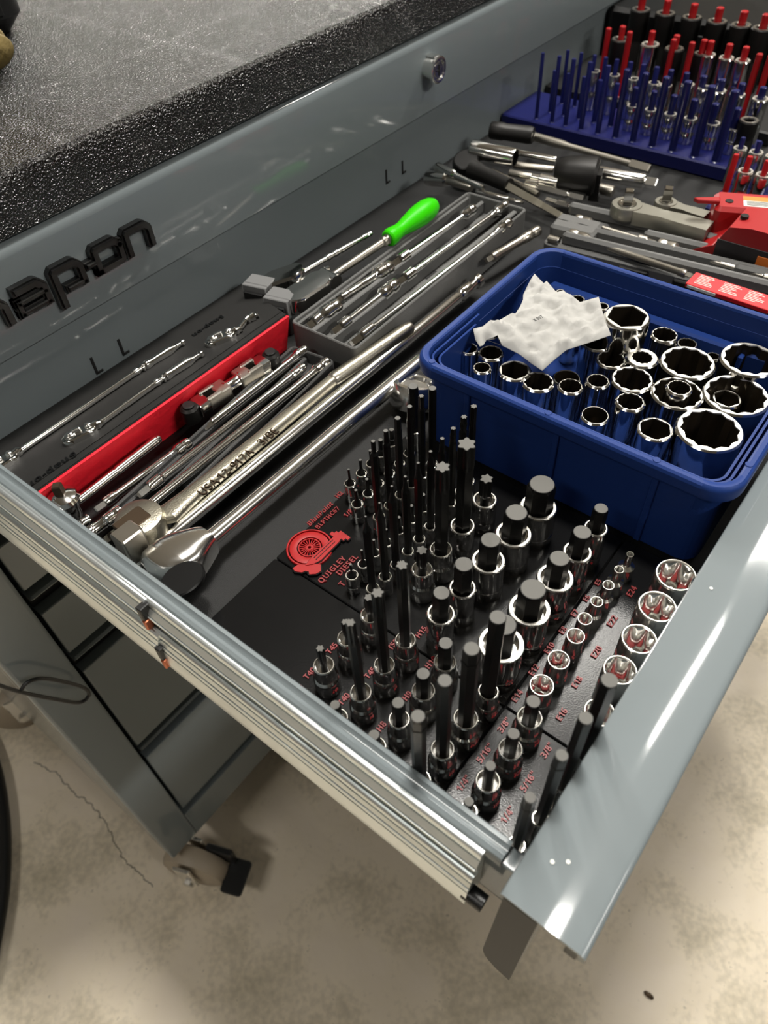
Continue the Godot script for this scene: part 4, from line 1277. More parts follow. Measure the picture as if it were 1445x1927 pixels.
func forged_bar():
	var head := Vector3(0.156, 0.02, -0.382)
	var neck := Vector3(0.1751, 0.021, -0.3729)
	var grip := Vector3(0.373, 0.021, -0.3738)
	var tip := Vector3(0.4754, 0.021, -0.3647)
	var hr := 0.019
	var sw := 0.0061
	var gw := 0.0065
	var t0 := Vector3(0.2012, 0.03, -0.3607)
	var t1 := Vector3(0.2647, 0.03, -0.3622)
	var drv := Vector3(0.1369, 0.03, -0.3673)
	var t := thing("stamped_breaker_bar", "heavy forged steel breaker bar with stamped lettering and a knurled grip", "breaker bar", head - Vector3(0, 0.02, 0))
	var d := (tip - neck).normalized()
	var side := d.cross(Vector3.UP).normalized()
	var b := Builder.new()
	# flat tapering shank: rounded slab swept from the head to the grip
	var rings := []
	for s in [[-0.6, 1.05, 0.75], [0.0, 1.55, 0.9], [0.06, 1.35, 0.95], [0.16, 1.1, 1.0], [0.3, 1.0, 1.0], [0.6, 0.92, 1.0], [0.9, 0.84, 1.0], [1.0, 0.82, 1.0]]:
		var ring := PackedVector3Array()
		var o: Vector3 = neck.lerp(grip, s[0]) if s[0] >= 0.0 else neck + (head - neck) * 0.6
		for j in 24:
			var a := TAU * j / 24.0
			var ca := cos(a)
			var sa := sin(a)
			var w: float = sw * s[1] * signf(ca) * pow(absf(ca), 0.55)
			var v: float = sw * 0.86 * s[2] * signf(sa) * pow(absf(sa), 0.55)
			ring.append(o + side * w + side.cross(d) * v)
		rings.append(ring)
	b.loft(rings, [], [], 90.0)
	part(t, "shank", b, "forged_steel")
	# knurled grip: alternating diamonds
	b = Builder.new()
	b.along(grip, tip)
	var l := grip.distance_to(tip)
	rings = []
	var flat := []
	for i in 75:
		var ring := PackedVector3Array()
		for j in 56:
			var a := TAU * j / 56.0
			var bump := gw * 0.045 if (i + j) % 2 == 0 else -gw * 0.02
			var f := (i + 1.0) / 76.0
			ring.append(Vector3((gw + bump) * cos(a), f * l * 0.94, (gw + bump) * sin(a)))
		rings.append(ring)
	b.loft(rings, [], [], 120.0)
	part(t, "knurled_grip", b, "forged_steel")
	b = Builder.new()
	b.rod(grip, tip, [[-0.05, 0.0, "o"], [-0.05, gw * 0.7, "o"], [-0.03, gw * 0.95, "o"], [0.0, gw * 1.06, "o"], [0.015, gw * 1.06, "o"], [0.018, gw * 0.9, "o"], [0.92, gw * 0.9, "o"], [0.925, gw * 0.96, "o"], [0.985, gw * 0.96, "o"], [1.0, gw * 0.85, "o"], [1.0, 0.0, "o"]], 36)
	part(t, "end_cap", b, "worn_chrome")
	# round cheek head with a slot and the tilting drive tongue
	b = Builder.new()
	b.xf = Transform3D(Basis(side, Vector3.UP, side.cross(Vector3.UP)), Vector3(head.x, 0.0, head.z))
	b.prof([[0.006, 0.0, "o"], [0.006, hr * 0.9, "o"], [0.009, hr, "o"], [0.026, hr, "o"], [0.03, hr * 0.93, "o"], [0.031, hr * 0.8, "o"], [0.031, 0.0, "o"]], 48)
	var hd := part(t, "cheek_head", b, "forged_steel")
	b = Builder.new()
	b.xf = Transform3D(Basis(side, Vector3.UP, -d), Vector3(head.x, 0.0, head.z) - d * hr * 0.35)
	b.rbox(Vector3(-hr * 0.45, 0.012, -hr * 0.7), Vector3(hr * 0.45, 0.0318, hr * 0.62), 0.002, 0.0008)
	part(hd, "slot", b, "rusty_steel")
	b = Builder.new()
	b.xf = Transform3D(Basis(side, Vector3.UP, -d), Vector3(drv.x, 0.0, drv.z))
	b.rbox(Vector3(-hr * 0.42, 0.006, -hr * 0.5), Vector3(hr * 0.42, 0.042, hr * 0.5), 0.002, 0.0012)
	part(t, "drive_tongue", b, "worn_chrome")
	# stamped lettering on the flat
	var u := (t1 - t0).normalized()
	var up := u.cross(Vector3.UP).normalized()
	var y := neck.y + sw * 0.86
	lettering(t, "stamped_lettering", "USA 12-917A", "rusty_steel", Vector3(t0.x, y - 0.0006, t0.z), Basis(u, -up, Vector3.UP), 0.0072, 0.0016, false, false)
	lettering(t, "stamped_lettering", "3/BE", "rusty_steel", Vector3(t0.x, y - 0.0006, t0.z) + u * 0.068, Basis(u, -up, Vector3.UP), 0.0072, 0.0016, false, false)


func heavy_ratchet():
	var neck := Vector3(0.1655, 0.018, -0.3306)
	var tip := Vector3(0.4482, 0.018, -0.3274)
	var head := Vector3(0.1455, 0.016, -0.3303)
	var back := Vector3(0.1289, 0.016, -0.3423)
	var r0 := 0.0061
	var r1 := 0.0072
	var oval := Vector3(0.1368, 0.022, -0.3124)
	var t := thing("heavy_ratchet", "thick polished chrome ratchet with a black oval plate on its head", "ratchet", head - Vector3(0, 0.018, 0))
	var d := (tip - neck).normalized()
	var b := Builder.new()
	b.rod(neck - d * 0.02, tip, [[0.0, 0.0, "o"], [0.0, r0 * 0.8, "o"], [0.05, r0 * 1.05, "o"], [0.1, r0 * 1.08, "o"], [0.2, r0, "o"], [0.6, r1, "o"], [0.97, r1, "o"], [1.0, r1 * 0.7, "o"], [1.0, 0.0, "o"]], 36)
	part(t, "handle", b, "bright_chrome")
	# teardrop head: stations along the tool with widths
	b = Builder.new()
	var side := d.cross(Vector3.UP).normalized()
	var rings := []
	var a0 := Vector3(back.x, 0.015, back.z)
	var a1 := neck + d * 0.012
	for s in [[0.0, 0.15, 0.5], [0.04, 0.6, 0.85], [0.15, 0.95, 1.0], [0.4, 1.15, 1.0], [0.6, 1.1, 1.0], [0.8, 0.8, 0.95], [0.92, 0.62, 0.9], [1.0, 0.5, 0.8]]:
		var ring := PackedVector3Array()
		var o := a0.lerp(a1, s[0])
		for j in 32:
			var a := TAU * j / 32.0
			var ca := cos(a)
			var sa := sin(a)
			ring.append(o + side * 0.018 * s[1] * signf(ca) * pow(absf(ca), 0.6) + Vector3.UP * 0.0155 * s[2] * signf(sa) * pow(absf(sa), 0.6))
		rings.append(ring)
	rings.reverse()
	b.loft(rings, [], [], 90.0)
	part(t, "head", b, "bright_chrome")
	b = Builder.new()
	b.xf = Transform3D(Basis(d * 1.25, Vector3.UP, -side), Vector3(oval.x, 0.0262, oval.z) + side * 0.002)
	b.disc(Vector3(), 0.0135, 0.0056, 0.001, 40)
	part(t, "oval_plate", b, "deep_black")


func tray_body(t: Node3D, m: String, org: Vector3, u: Vector3, l: float, w: float, h: float, ridges: Array, holes: Array):
	# u runs along the tray; the width runs to the left of u (towards the wall)
	var v := Vector3.UP.cross(u).normalized()
	var xf := Transform3D(Basis(u, Vector3.UP, -v), org)
	var b := Builder.new()
	b.xf = xf
	b.rlevels(0.0, l, -w, 0.0, [[0.02, 0.0, 0.001], [0.002, 0.0, 0.004], [0.0, 0.002, 0.005], [0.0, h - 0.001, 0.005], [0.0008, h, 0.0045], [0.002, h, 0.004], [0.0028, h - 0.001, 0.003], [0.004, h * 0.5, 0.003], [0.02, h * 0.5, 0.001]], 5, 40.0)
	part(t, "tray", b, m)
	for r in ridges:
		b = Builder.new()
		b.xf = xf
		b.rbox(Vector3(r[0] * l, h * 0.49, -r[2] * w), Vector3(r[1] * l, h - r[3], -(r[2] * w - r[4])), 0.0015, 0.001)
		part(t, "ridge", b, m)
	for r in holes:
		b = Builder.new()
		b.xf = xf
		b.rbox(Vector3(r[0] * l, h * 0.49, -r[2] * w), Vector3(r[1] * l, h * 0.5 + 0.0006, -r[3] * w), 0.001, 0.0005)
		part(t, "thumb_recess", b, "dark_gap")


func tray_tools():
	var t := thing("rear_tool_tray", "long black plastic extension bar tray in front of the green handled ratchet", "tool tray", Vector3(0.56, -0.005, -0.417))
	var rd := []
	for k in 4:
		rd.append([0.012, 0.988, [0.985, 0.74, 0.46, 0.2][k], 0.004, [0.004, 0.005, 0.005, 0.006][k]])
	for k in 5:
		rd.append([0.06 + 0.2 * k, 0.06 + 0.2 * k + 0.09, 0.9, 0.0145, 0.012])
		rd.append([0.1 + 0.19 * k, 0.1 + 0.19 * k + 0.08, 0.62, 0.0145, 0.012])
	tray_body(t, "grey_plastic", Vector3(0.406, -0.005, -0.3765), Vector3(0.999, 0, -0.013).normalized(), 0.312, 0.08, 0.037, rd, [[0.14, 0.22, 0.7, 0.45], [0.32, 0.39, 0.97, 0.72], [0.5, 0.56, 0.45, 0.2], [0.68, 0.76, 0.72, 0.46], [0.8, 0.85, 0.97, 0.74]])
	t = thing("front_tool_tray", "narrow black plastic tray of extension bars between red foam and breaker bar", "tool tray", Vector3(0.26, -0.005, -0.40))
	rd = []
	for k in 3:
		rd.append([0.02, 0.98, [0.97, 0.66, 0.34][k], 0.004, 0.004])
	for k in 4:
		rd.append([0.1 + 0.22 * k, 0.1 + 0.22 * k + 0.1, 0.5, 0.0095, 0.009])
	var u := Vector3(0.992, 0, -0.105).normalized()
	tray_body(t, "tray_plastic", Vector3(0.396, -0.005, -0.393) - u * 0.276, u, 0.276, 0.05, 0.024, rd, [[0.3, 0.36, 0.62, 0.36], [0.55, 0.62, 0.95, 0.68], [0.72, 0.78, 0.62, 0.36]])
	tool("extension_bar", "chrome extension bar nearest the green handle in the rear black tray", "extension bar", "extension bars in the rear black tray", Vector3(0.6914, 0.028, -0.4357), [
		["bar", "chrome", Vector3(0.6914, 0.028, -0.4357), Vector3(0.5429, 0.028, -0.4401), 24, [[0.13, 0, "o"], [0.13, 0.005, "o"], [0.15, 0.003, "o"], [0.19, 0.0026, "o"], [0.802, 0.0026, "o"], [0.82, 0.0061, "o"], [0.901, 0.0061, "o"], [0.91, 0.0051, "o"], [0.91, 0, "o"]]],
		["head", "chrome", Vector3(0.6914, 0.028, -0.4357), Vector3(0.5429, 0.028, -0.4401), 24, [[0, 0.0039, "o"], [0, 0.0058, "o"], [0.013, 0.0062, "o"], [0.0455, 0.0062, "o"], [0.052, 0.0058, "o"], [0.065, 0.0058, "o"], [0.0715, 0.0062, "o"], [0.117, 0.0062, "o"], [0.13, 0.005, "o"], [0.13, 0, "o"]]],
		["drive_square", "chrome", Vector3(0.6914, 0.028, -0.4357), Vector3(0.5429, 0.028, -0.4401), 24, [[0.91, 0.0044, "sq"], [0.99, 0.0044, "sq"], [1, 0.0037, "sq"], [1, 0, "sq"]]],
	])
	tool("extension_bar", "short chrome extension bar, middle piece of the row nearest the ratchets", "extension bar", "extension bars in the rear black tray", Vector3(0.5401, 0.028, -0.4397), [
		["bar", "chrome", Vector3(0.5401, 0.028, -0.4397), Vector3(0.459, 0.028, -0.4456), 24, [[0.27, 0, "o"], [0.27, 0.0065, "o"], [0.29, 0.005, "o"], [0.33, 0.0044, "o"], [0.78, 0.0044, "o"], [0.8, 0.0048, "o"], [0.89, 0.0048, "o"], [0.9, 0.004, "o"], [0.9, 0, "o"]]],
		["head", "chrome", Vector3(0.5401, 0.028, -0.4397), Vector3(0.459, 0.028, -0.4456), 24, [[0, 0.005, "o"], [0, 0.0075, "o"], [0.027, 0.0081, "o"], [0.0945, 0.0081, "o"], [0.108, 0.0075, "o"], [0.135, 0.0075, "o"], [0.1485, 0.0081, "o"], [0.243, 0.0081, "o"], [0.27, 0.0065, "o"], [0.27, 0, "o"]]],
		["drive_square", "chrome", Vector3(0.5401, 0.028, -0.4397), Vector3(0.459, 0.028, -0.4456), 24, [[0.9, 0.0034, "sq"], [0.99, 0.0034, "sq"], [1, 0.0029, "sq"], [1, 0, "sq"]]],
	])
	tool("extension_bar", "stubby chrome extension bar at the left end of the rear black tray", "extension bar", "extension bars in the rear black tray", Vector3(0.4557, 0.028, -0.4399), [
		["bar", "chrome", Vector3(0.4557, 0.028, -0.4399), Vector3(0.4106, 0.028, -0.4406), 24, [[0.5, 0, "o"], [0.5, 0.0065, "o"], [0.52, 0.0058, "o"], [0.56, 0.005, "o"], [0.56, 0.005, "o"], [0.6, 0.0064, "o"], [0.78, 0.0064, "o"], [0.8, 0.0053, "o"], [0.8, 0, "o"]]],
		["head", "chrome", Vector3(0.4557, 0.028, -0.4399), Vector3(0.4106, 0.028, -0.4406), 24, [[0, 0.0051, "o"], [0, 0.0076, "o"], [0.05, 0.0082, "o"], [0.175, 0.0082, "o"], [0.2, 0.0076, "o"], [0.25, 0.0076, "o"], [0.275, 0.0082, "o"], [0.45, 0.0082, "o"], [0.5, 0.0065, "o"], [0.5, 0, "o"]]],
		["drive_square", "chrome", Vector3(0.4557, 0.028, -0.4399), Vector3(0.4106, 0.028, -0.4406), 24, [[0.8, 0.0046, "sq"], [0.99, 0.0046, "sq"], [1, 0.0038, "sq"], [1, 0, "sq"]]],
	])
	tool("extension_bar", "long chrome extension bar in the centre groove of the rear black tray", "extension bar", "extension bars in the rear black tray", Vector3(0.7197, 0.028, -0.409), [
		["bar", "chrome", Vector3(0.7197, 0.028, -0.409), Vector3(0.5176, 0.028, -0.4146), 24, [[0.1, 0, "o"], [0.1, 0.005, "o"], [0.12, 0.0031, "o"], [0.16, 0.0027, "o"], [0.846, 0.0027, "o"], [0.86, 0.0056, "o"], [0.923, 0.0056, "o"], [0.93, 0.0047, "o"], [0.93, 0, "o"]]],
		["head", "chrome", Vector3(0.7197, 0.028, -0.409), Vector3(0.5176, 0.028, -0.4146), 24, [[0, 0.0039, "o"], [0, 0.0058, "o"], [0.01, 0.0062, "o"], [0.035, 0.0062, "o"], [0.04, 0.0058, "o"], [0.05, 0.0058, "o"], [0.055, 0.0062, "o"], [0.09, 0.0062, "o"], [0.1, 0.005, "o"], [0.1, 0, "o"]]],
		["drive_square", "chrome", Vector3(0.7197, 0.028, -0.409), Vector3(0.5176, 0.028, -0.4146), 24, [[0.93, 0.004, "sq"], [0.99, 0.004, "sq"], [1, 0.0033, "sq"], [1, 0, "sq"]]],
	])
	tool("extension_bar", "chrome wobble extension with bright knurled head in the centre groove of the tray", "extension bar", "extension bars in the rear black tray", Vector3(0.5189, 0.027, -0.4157), [
		["bar", "chrome", Vector3(0.5189, 0.027, -0.4157), Vector3(0.4177, 0.028, -0.4143), 24, [[0.24, 0, "o"], [0.24, 0.0057, "o"], [0.26, 0.0041, "o"], [0.3, 0.0036, "o"], [0.736, 0.0036, "o"], [0.76, 0.0055, "o"], [0.868, 0.0055, "o"], [0.88, 0.0046, "o"], [0.88, 0, "o"]]],
		["head", "chrome", Vector3(0.5189, 0.027, -0.4157), Vector3(0.4177, 0.028, -0.4143), 24, [[0, 0.0044, "o"], [0, 0.0066, "o"], [0.024, 0.0071, "o"], [0.084, 0.0071, "o"], [0.096, 0.0066, "o"], [0.12, 0.0066, "o"], [0.132, 0.0071, "o"], [0.216, 0.0071, "o"], [0.24, 0.0057, "o"], [0.24, 0, "o"]]],
		["drive_square", "chrome", Vector3(0.5189, 0.027, -0.4157), Vector3(0.4177, 0.028, -0.4143), 24, [[0.88, 0.004, "sq"], [0.99, 0.004, "sq"], [1, 0.0033, "sq"], [1, 0, "sq"]]],
	])
	tool("extension_bar", "longest chrome extension bar in the near groove of the rear black tray", "extension bar", "extension bars in the rear black tray", Vector3(0.6863, 0.028, -0.3848), [
		["bar", "chrome", Vector3(0.6863, 0.028, -0.3848), Vector3(0.4122, 0.028, -0.3883), 24, [[0.08, 0, "o"], [0.08, 0.005, "o"], [0.1, 0.0033, "o"], [0.14, 0.0028, "o"], [0.868, 0.0028, "o"], [0.88, 0.0056, "o"], [0.934, 0.0056, "o"], [0.94, 0.0047, "o"], [0.94, 0, "o"]]],
		["head", "chrome", Vector3(0.6863, 0.028, -0.3848), Vector3(0.4122, 0.028, -0.3883), 24, [[0, 0.0039, "o"], [0, 0.0058, "o"], [0.008, 0.0063, "o"], [0.028, 0.0063, "o"], [0.032, 0.0058, "o"], [0.04, 0.0058, "o"], [0.044, 0.0063, "o"], [0.072, 0.0063, "o"], [0.08, 0.005, "o"], [0.08, 0, "o"]]],
		["drive_square", "chrome", Vector3(0.6863, 0.028, -0.3848), Vector3(0.4122, 0.028, -0.3883), 24, [[0.94, 0.004, "sq"], [0.99, 0.004, "sq"], [1, 0.0033, "sq"], [1, 0, "sq"]]],
	])
	tool("extension_bar", "chrome extension bar at the right end of front tray nearest the foam", "extension bar", "extension bars in the front black tray", Vector3(0.3948, 0.016, -0.4299), [
		["bar", "chrome", Vector3(0.3948, 0.016, -0.4299), Vector3(0.2606, 0.016, -0.4273), 24, [[0.1, 0, "o"], [0.1, 0.0049, "o"], [0.12, 0.0046, "o"], [0.16, 0.004, "o"], [0.846, 0.004, "o"], [0.86, 0.0041, "o"], [0.923, 0.0041, "o"], [0.93, 0.0034, "o"], [0.93, 0, "o"]]],
		["head", "chrome", Vector3(0.3948, 0.016, -0.4299), Vector3(0.2606, 0.016, -0.4273), 24, [[0, 0.0038, "o"], [0, 0.0057, "o"], [0.01, 0.0061, "o"], [0.035, 0.0061, "o"], [0.04, 0.0057, "o"], [0.05, 0.0057, "o"], [0.055, 0.0061, "o"], [0.09, 0.0061, "o"], [0.1, 0.0049, "o"], [0.1, 0, "o"]]],
		["drive_square", "chrome", Vector3(0.3948, 0.016, -0.4299), Vector3(0.2606, 0.016, -0.4273), 24, [[0.93, 0.0029, "sq"], [0.99, 0.0029, "sq"], [1, 0.0024, "sq"], [1, 0, "sq"]]],
	])
	tool("extension_bar", "chrome extension bar with bright collar in the middle of front tray", "extension bar", "extension bars in the front black tray", Vector3(0.2417, 0.016, -0.4255), [
		["bar", "chrome", Vector3(0.2417, 0.016, -0.4255), Vector3(0.1451, 0.016, -0.4287), 24, [[0.15, 0, "o"], [0.15, 0.0042, "o"], [0.17, 0.0037, "o"], [0.21, 0.0033, "o"], [0.78, 0.0033, "o"], [0.8, 0.0043, "o"], [0.89, 0.0043, "o"], [0.9, 0.0037, "o"], [0.9, 0, "o"]]],
		["head", "chrome", Vector3(0.2417, 0.016, -0.4255), Vector3(0.1451, 0.016, -0.4287), 24, [[0, 0.0033, "o"], [0, 0.0049, "o"], [0.015, 0.0053, "o"], [0.0525, 0.0053, "o"], [0.06, 0.0049, "o"], [0.075, 0.0049, "o"], [0.0825, 0.0053, "o"], [0.135, 0.0053, "o"], [0.15, 0.0042, "o"], [0.15, 0, "o"]]],
		["drive_square", "chrome", Vector3(0.2417, 0.016, -0.4255), Vector3(0.1451, 0.016, -0.4287), 24, [[0.9, 0.0031, "sq"], [0.99, 0.0031, "sq"], [1, 0.0026, "sq"], [1, 0, "sq"]]],
	])
	tool("extension_bar", "long slim chrome extension bar in the centre groove of front tray", "extension bar", "extension bars in the front black tray", Vector3(0.3742, 0.016, -0.4135), [
		["bar", "chrome", Vector3(0.3742, 0.016, -0.4135), Vector3(0.1748, 0.016, -0.4126), 24, [[0.09, 0, "o"], [0.09, 0.0036, "o"], [0.11, 0.0035, "o"], [0.15, 0.0031, "o"], [0.868, 0.0031, "o"], [0.88, 0.0048, "o"], [0.934, 0.0048, "o"], [0.94, 0.0041, "o"], [0.94, 0, "o"]]],
		["head", "chrome", Vector3(0.3742, 0.016, -0.4135), Vector3(0.1748, 0.016, -0.4126), 24, [[0, 0.0028, "o"], [0, 0.0042, "o"], [0.009, 0.0045, "o"], [0.0315, 0.0045, "o"], [0.036, 0.0042, "o"], [0.045, 0.0042, "o"], [0.0495, 0.0045, "o"], [0.081, 0.0045, "o"], [0.09, 0.0036, "o"], [0.09, 0, "o"]]],
		["drive_square", "chrome", Vector3(0.3742, 0.016, -0.4135), Vector3(0.1748, 0.016, -0.4126), 24, [[0.94, 0.0035, "sq"], [0.99, 0.0035, "sq"], [1, 0.0029, "sq"], [1, 0, "sq"]]],
	])
	tool("extension_bar", "longest chrome extension bar in the near groove of front tray", "extension bar", "extension bars in the front black tray", Vector3(0.3927, 0.016, -0.4), [
		["bar", "chrome", Vector3(0.3927, 0.016, -0.4), Vector3(0.1304, 0.016, -0.3971), 24, [[0.07, 0, "o"], [0.07, 0.0048, "o"], [0.09, 0.0043, "o"], [0.13, 0.0037, "o"], [0.89, 0.0037, "o"], [0.9, 0.0054, "o"], [0.945, 0.0054, "o"], [0.95, 0.0046, "o"], [0.95, 0, "o"]]],
		["head", "chrome", Vector3(0.3927, 0.016, -0.4), Vector3(0.1304, 0.016, -0.3971), 24, [[0, 0.0037, "o"], [0, 0.0056, "o"], [0.007, 0.006, "o"], [0.0245, 0.006, "o"], [0.028, 0.0056, "o"], [0.035, 0.0056, "o"], [0.0385, 0.006, "o"], [0.063, 0.006, "o"], [0.07, 0.0048, "o"], [0.07, 0, "o"]]],
		["drive_square", "chrome", Vector3(0.3927, 0.016, -0.4), Vector3(0.1304, 0.016, -0.3971), 24, [[0.95, 0.0039, "sq"], [0.99, 0.0039, "sq"], [1, 0.0033, "sq"], [1, 0, "sq"]]],
	])
	tool("extension_bar", "short chrome socket extension lying by the drawer side wall in front tray", "extension bar", "short chrome pieces by the drawer wall", Vector3(0.1576, 0.016, -0.4113), [
		["bar", "chrome", Vector3(0.1576, 0.016, -0.4113), Vector3(0.1228, 0.016, -0.4131), 24, [[0.45, 0, "o"], [0.45, 0.0043, "o"], [0.47, 0.0051, "o"], [0.51, 0.0044, "o"], [0.736, 0.0044, "o"], [0.76, 0.0051, "o"], [0.868, 0.0051, "o"], [0.88, 0.0042, "o"], [0.88, 0, "o"]]],
		["head", "chrome", Vector3(0.1576, 0.016, -0.4113), Vector3(0.1228, 0.016, -0.4131), 24, [[0, 0.0033, "o"], [0, 0.005, "o"], [0.045, 0.0054, "o"], [0.1575, 0.0054, "o"], [0.18, 0.005, "o"], [0.225, 0.005, "o"], [0.2475, 0.0054, "o"], [0.405, 0.0054, "o"], [0.45, 0.0043, "o"], [0.45, 0, "o"]]],
		["drive_square", "chrome", Vector3(0.1576, 0.016, -0.4113), Vector3(0.1228, 0.016, -0.4131), 24, [[0.88, 0.0036, "sq"], [0.99, 0.0036, "sq"], [1, 0.003, "sq"], [1, 0, "sq"]]],
	])
	tool("extension_bar", "stubby chrome socket at the corner of front tray near the slide rail", "extension bar", "short chrome pieces by the drawer wall", Vector3(0.1374, 0.016, -0.425), [
		["bar", "chrome", Vector3(0.1374, 0.016, -0.425), Vector3(0.1237, 0.016, -0.4268), 24, [[0.5, 0, "o"], [0.5, 0.0036, "o"], [0.52, 0.0047, "o"], [0.56, 0.0041, "o"], [0.56, 0.0041, "o"], [0.6, 0.0043, "o"], [0.78, 0.0043, "o"], [0.8, 0.0036, "o"], [0.8, 0, "o"]]],
		["head", "chrome", Vector3(0.1374, 0.016, -0.425), Vector3(0.1237, 0.016, -0.4268), 24, [[0, 0.0028, "o"], [0, 0.0042, "o"], [0.05, 0.0045, "o"], [0.175, 0.0045, "o"], [0.2, 0.0042, "o"], [0.25, 0.0042, "o"], [0.275, 0.0045, "o"], [0.45, 0.0045, "o"], [0.5, 0.0036, "o"], [0.5, 0, "o"]]],
		["drive_square", "chrome", Vector3(0.1374, 0.016, -0.425), Vector3(0.1237, 0.016, -0.4268), 24, [[0.8, 0.0031, "sq"], [0.99, 0.0031, "sq"], [1, 0.0026, "sq"], [1, 0, "sq"]]],
	])
	tool("extension_bar", "chrome extension bar lying between rear tray and the blue bin corner", "extension bar", "short chrome pieces by the drawer wall", Vector3(0.7026, 0.02, -0.3563), [
		["bar", "worn_chrome", Vector3(0.7026, 0.02, -0.3563), Vector3(0.6176, 0.02, -0.3698), 24, [[0.3, 0, "o"], [0.3, 0.0047, "o"], [0.32, 0.0055, "o"], [0.36, 0.0048, "o"], [0.78, 0.0048, "o"], [0.8, 0.0052, "o"], [0.89, 0.0052, "o"], [0.9, 0.0043, "o"], [0.9, 0, "o"]]],
		["head", "worn_chrome", Vector3(0.7026, 0.02, -0.3563), Vector3(0.6176, 0.02, -0.3698), 24, [[0, 0.0036, "o"], [0, 0.0054, "o"], [0.03, 0.0059, "o"], [0.105, 0.0059, "o"], [0.12, 0.0054, "o"], [0.15, 0.0054, "o"], [0.165, 0.0059, "o"], [0.27, 0.0059, "o"], [0.3, 0.0047, "o"], [0.3, 0, "o"]]],
		["drive_square", "worn_chrome", Vector3(0.7026, 0.02, -0.3563), Vector3(0.6176, 0.02, -0.3698), 24, [[0.9, 0.0037, "sq"], [0.99, 0.0037, "sq"], [1, 0.0031, "sq"], [1, 0, "sq"]]],
	])
	tool("socket", "short worn chrome socket lying just behind the blue bin corner", "socket", "", Vector3(0.6942, 0.02, -0.3383), [
		["body", "worn_chrome", Vector3(0.6942, 0.02, -0.3383), Vector3(0.6943, 0.02, -0.3253), 24, [[0, 0, "o"], [0, 0.0035, "o"], [0.06, 0.0041, "o"], [0.94, 0.0041, "o"], [1, 0.0035, "o"], [1, 0, "o"]]],
		["drive_hole", "dark_gap", Vector3(0.6942, 0.02, -0.3383), Vector3(0.6943, 0.02, -0.3253), 24, [[0.995, 0, "sq"], [1.005, 0.0016, "sq"], [1.005, 0, "sq"]]],
	])


func foam_top(z: float) -> float:
	return 0.009 + (z + 0.574) * 0.033 / 0.1215


func hexa(b: Builder, p: Array):
	# eight corners: four below, four above, same order round
	var c := Vector3()
	for v in p:
		c += v / 8.0
	for f in [[0, 1, 2, 3], [4, 5, 6, 7], [0, 1, 5, 4], [1, 2, 6, 5], [2, 3, 7, 6], [3, 0, 4, 7]]:
		b.quad_out(p[f[0]], p[f[1]], p[f[2]], p[f[3]], (p[f[0]] + p[f[1]] + p[f[2]] + p[f[3]]) / 4.0 - c)


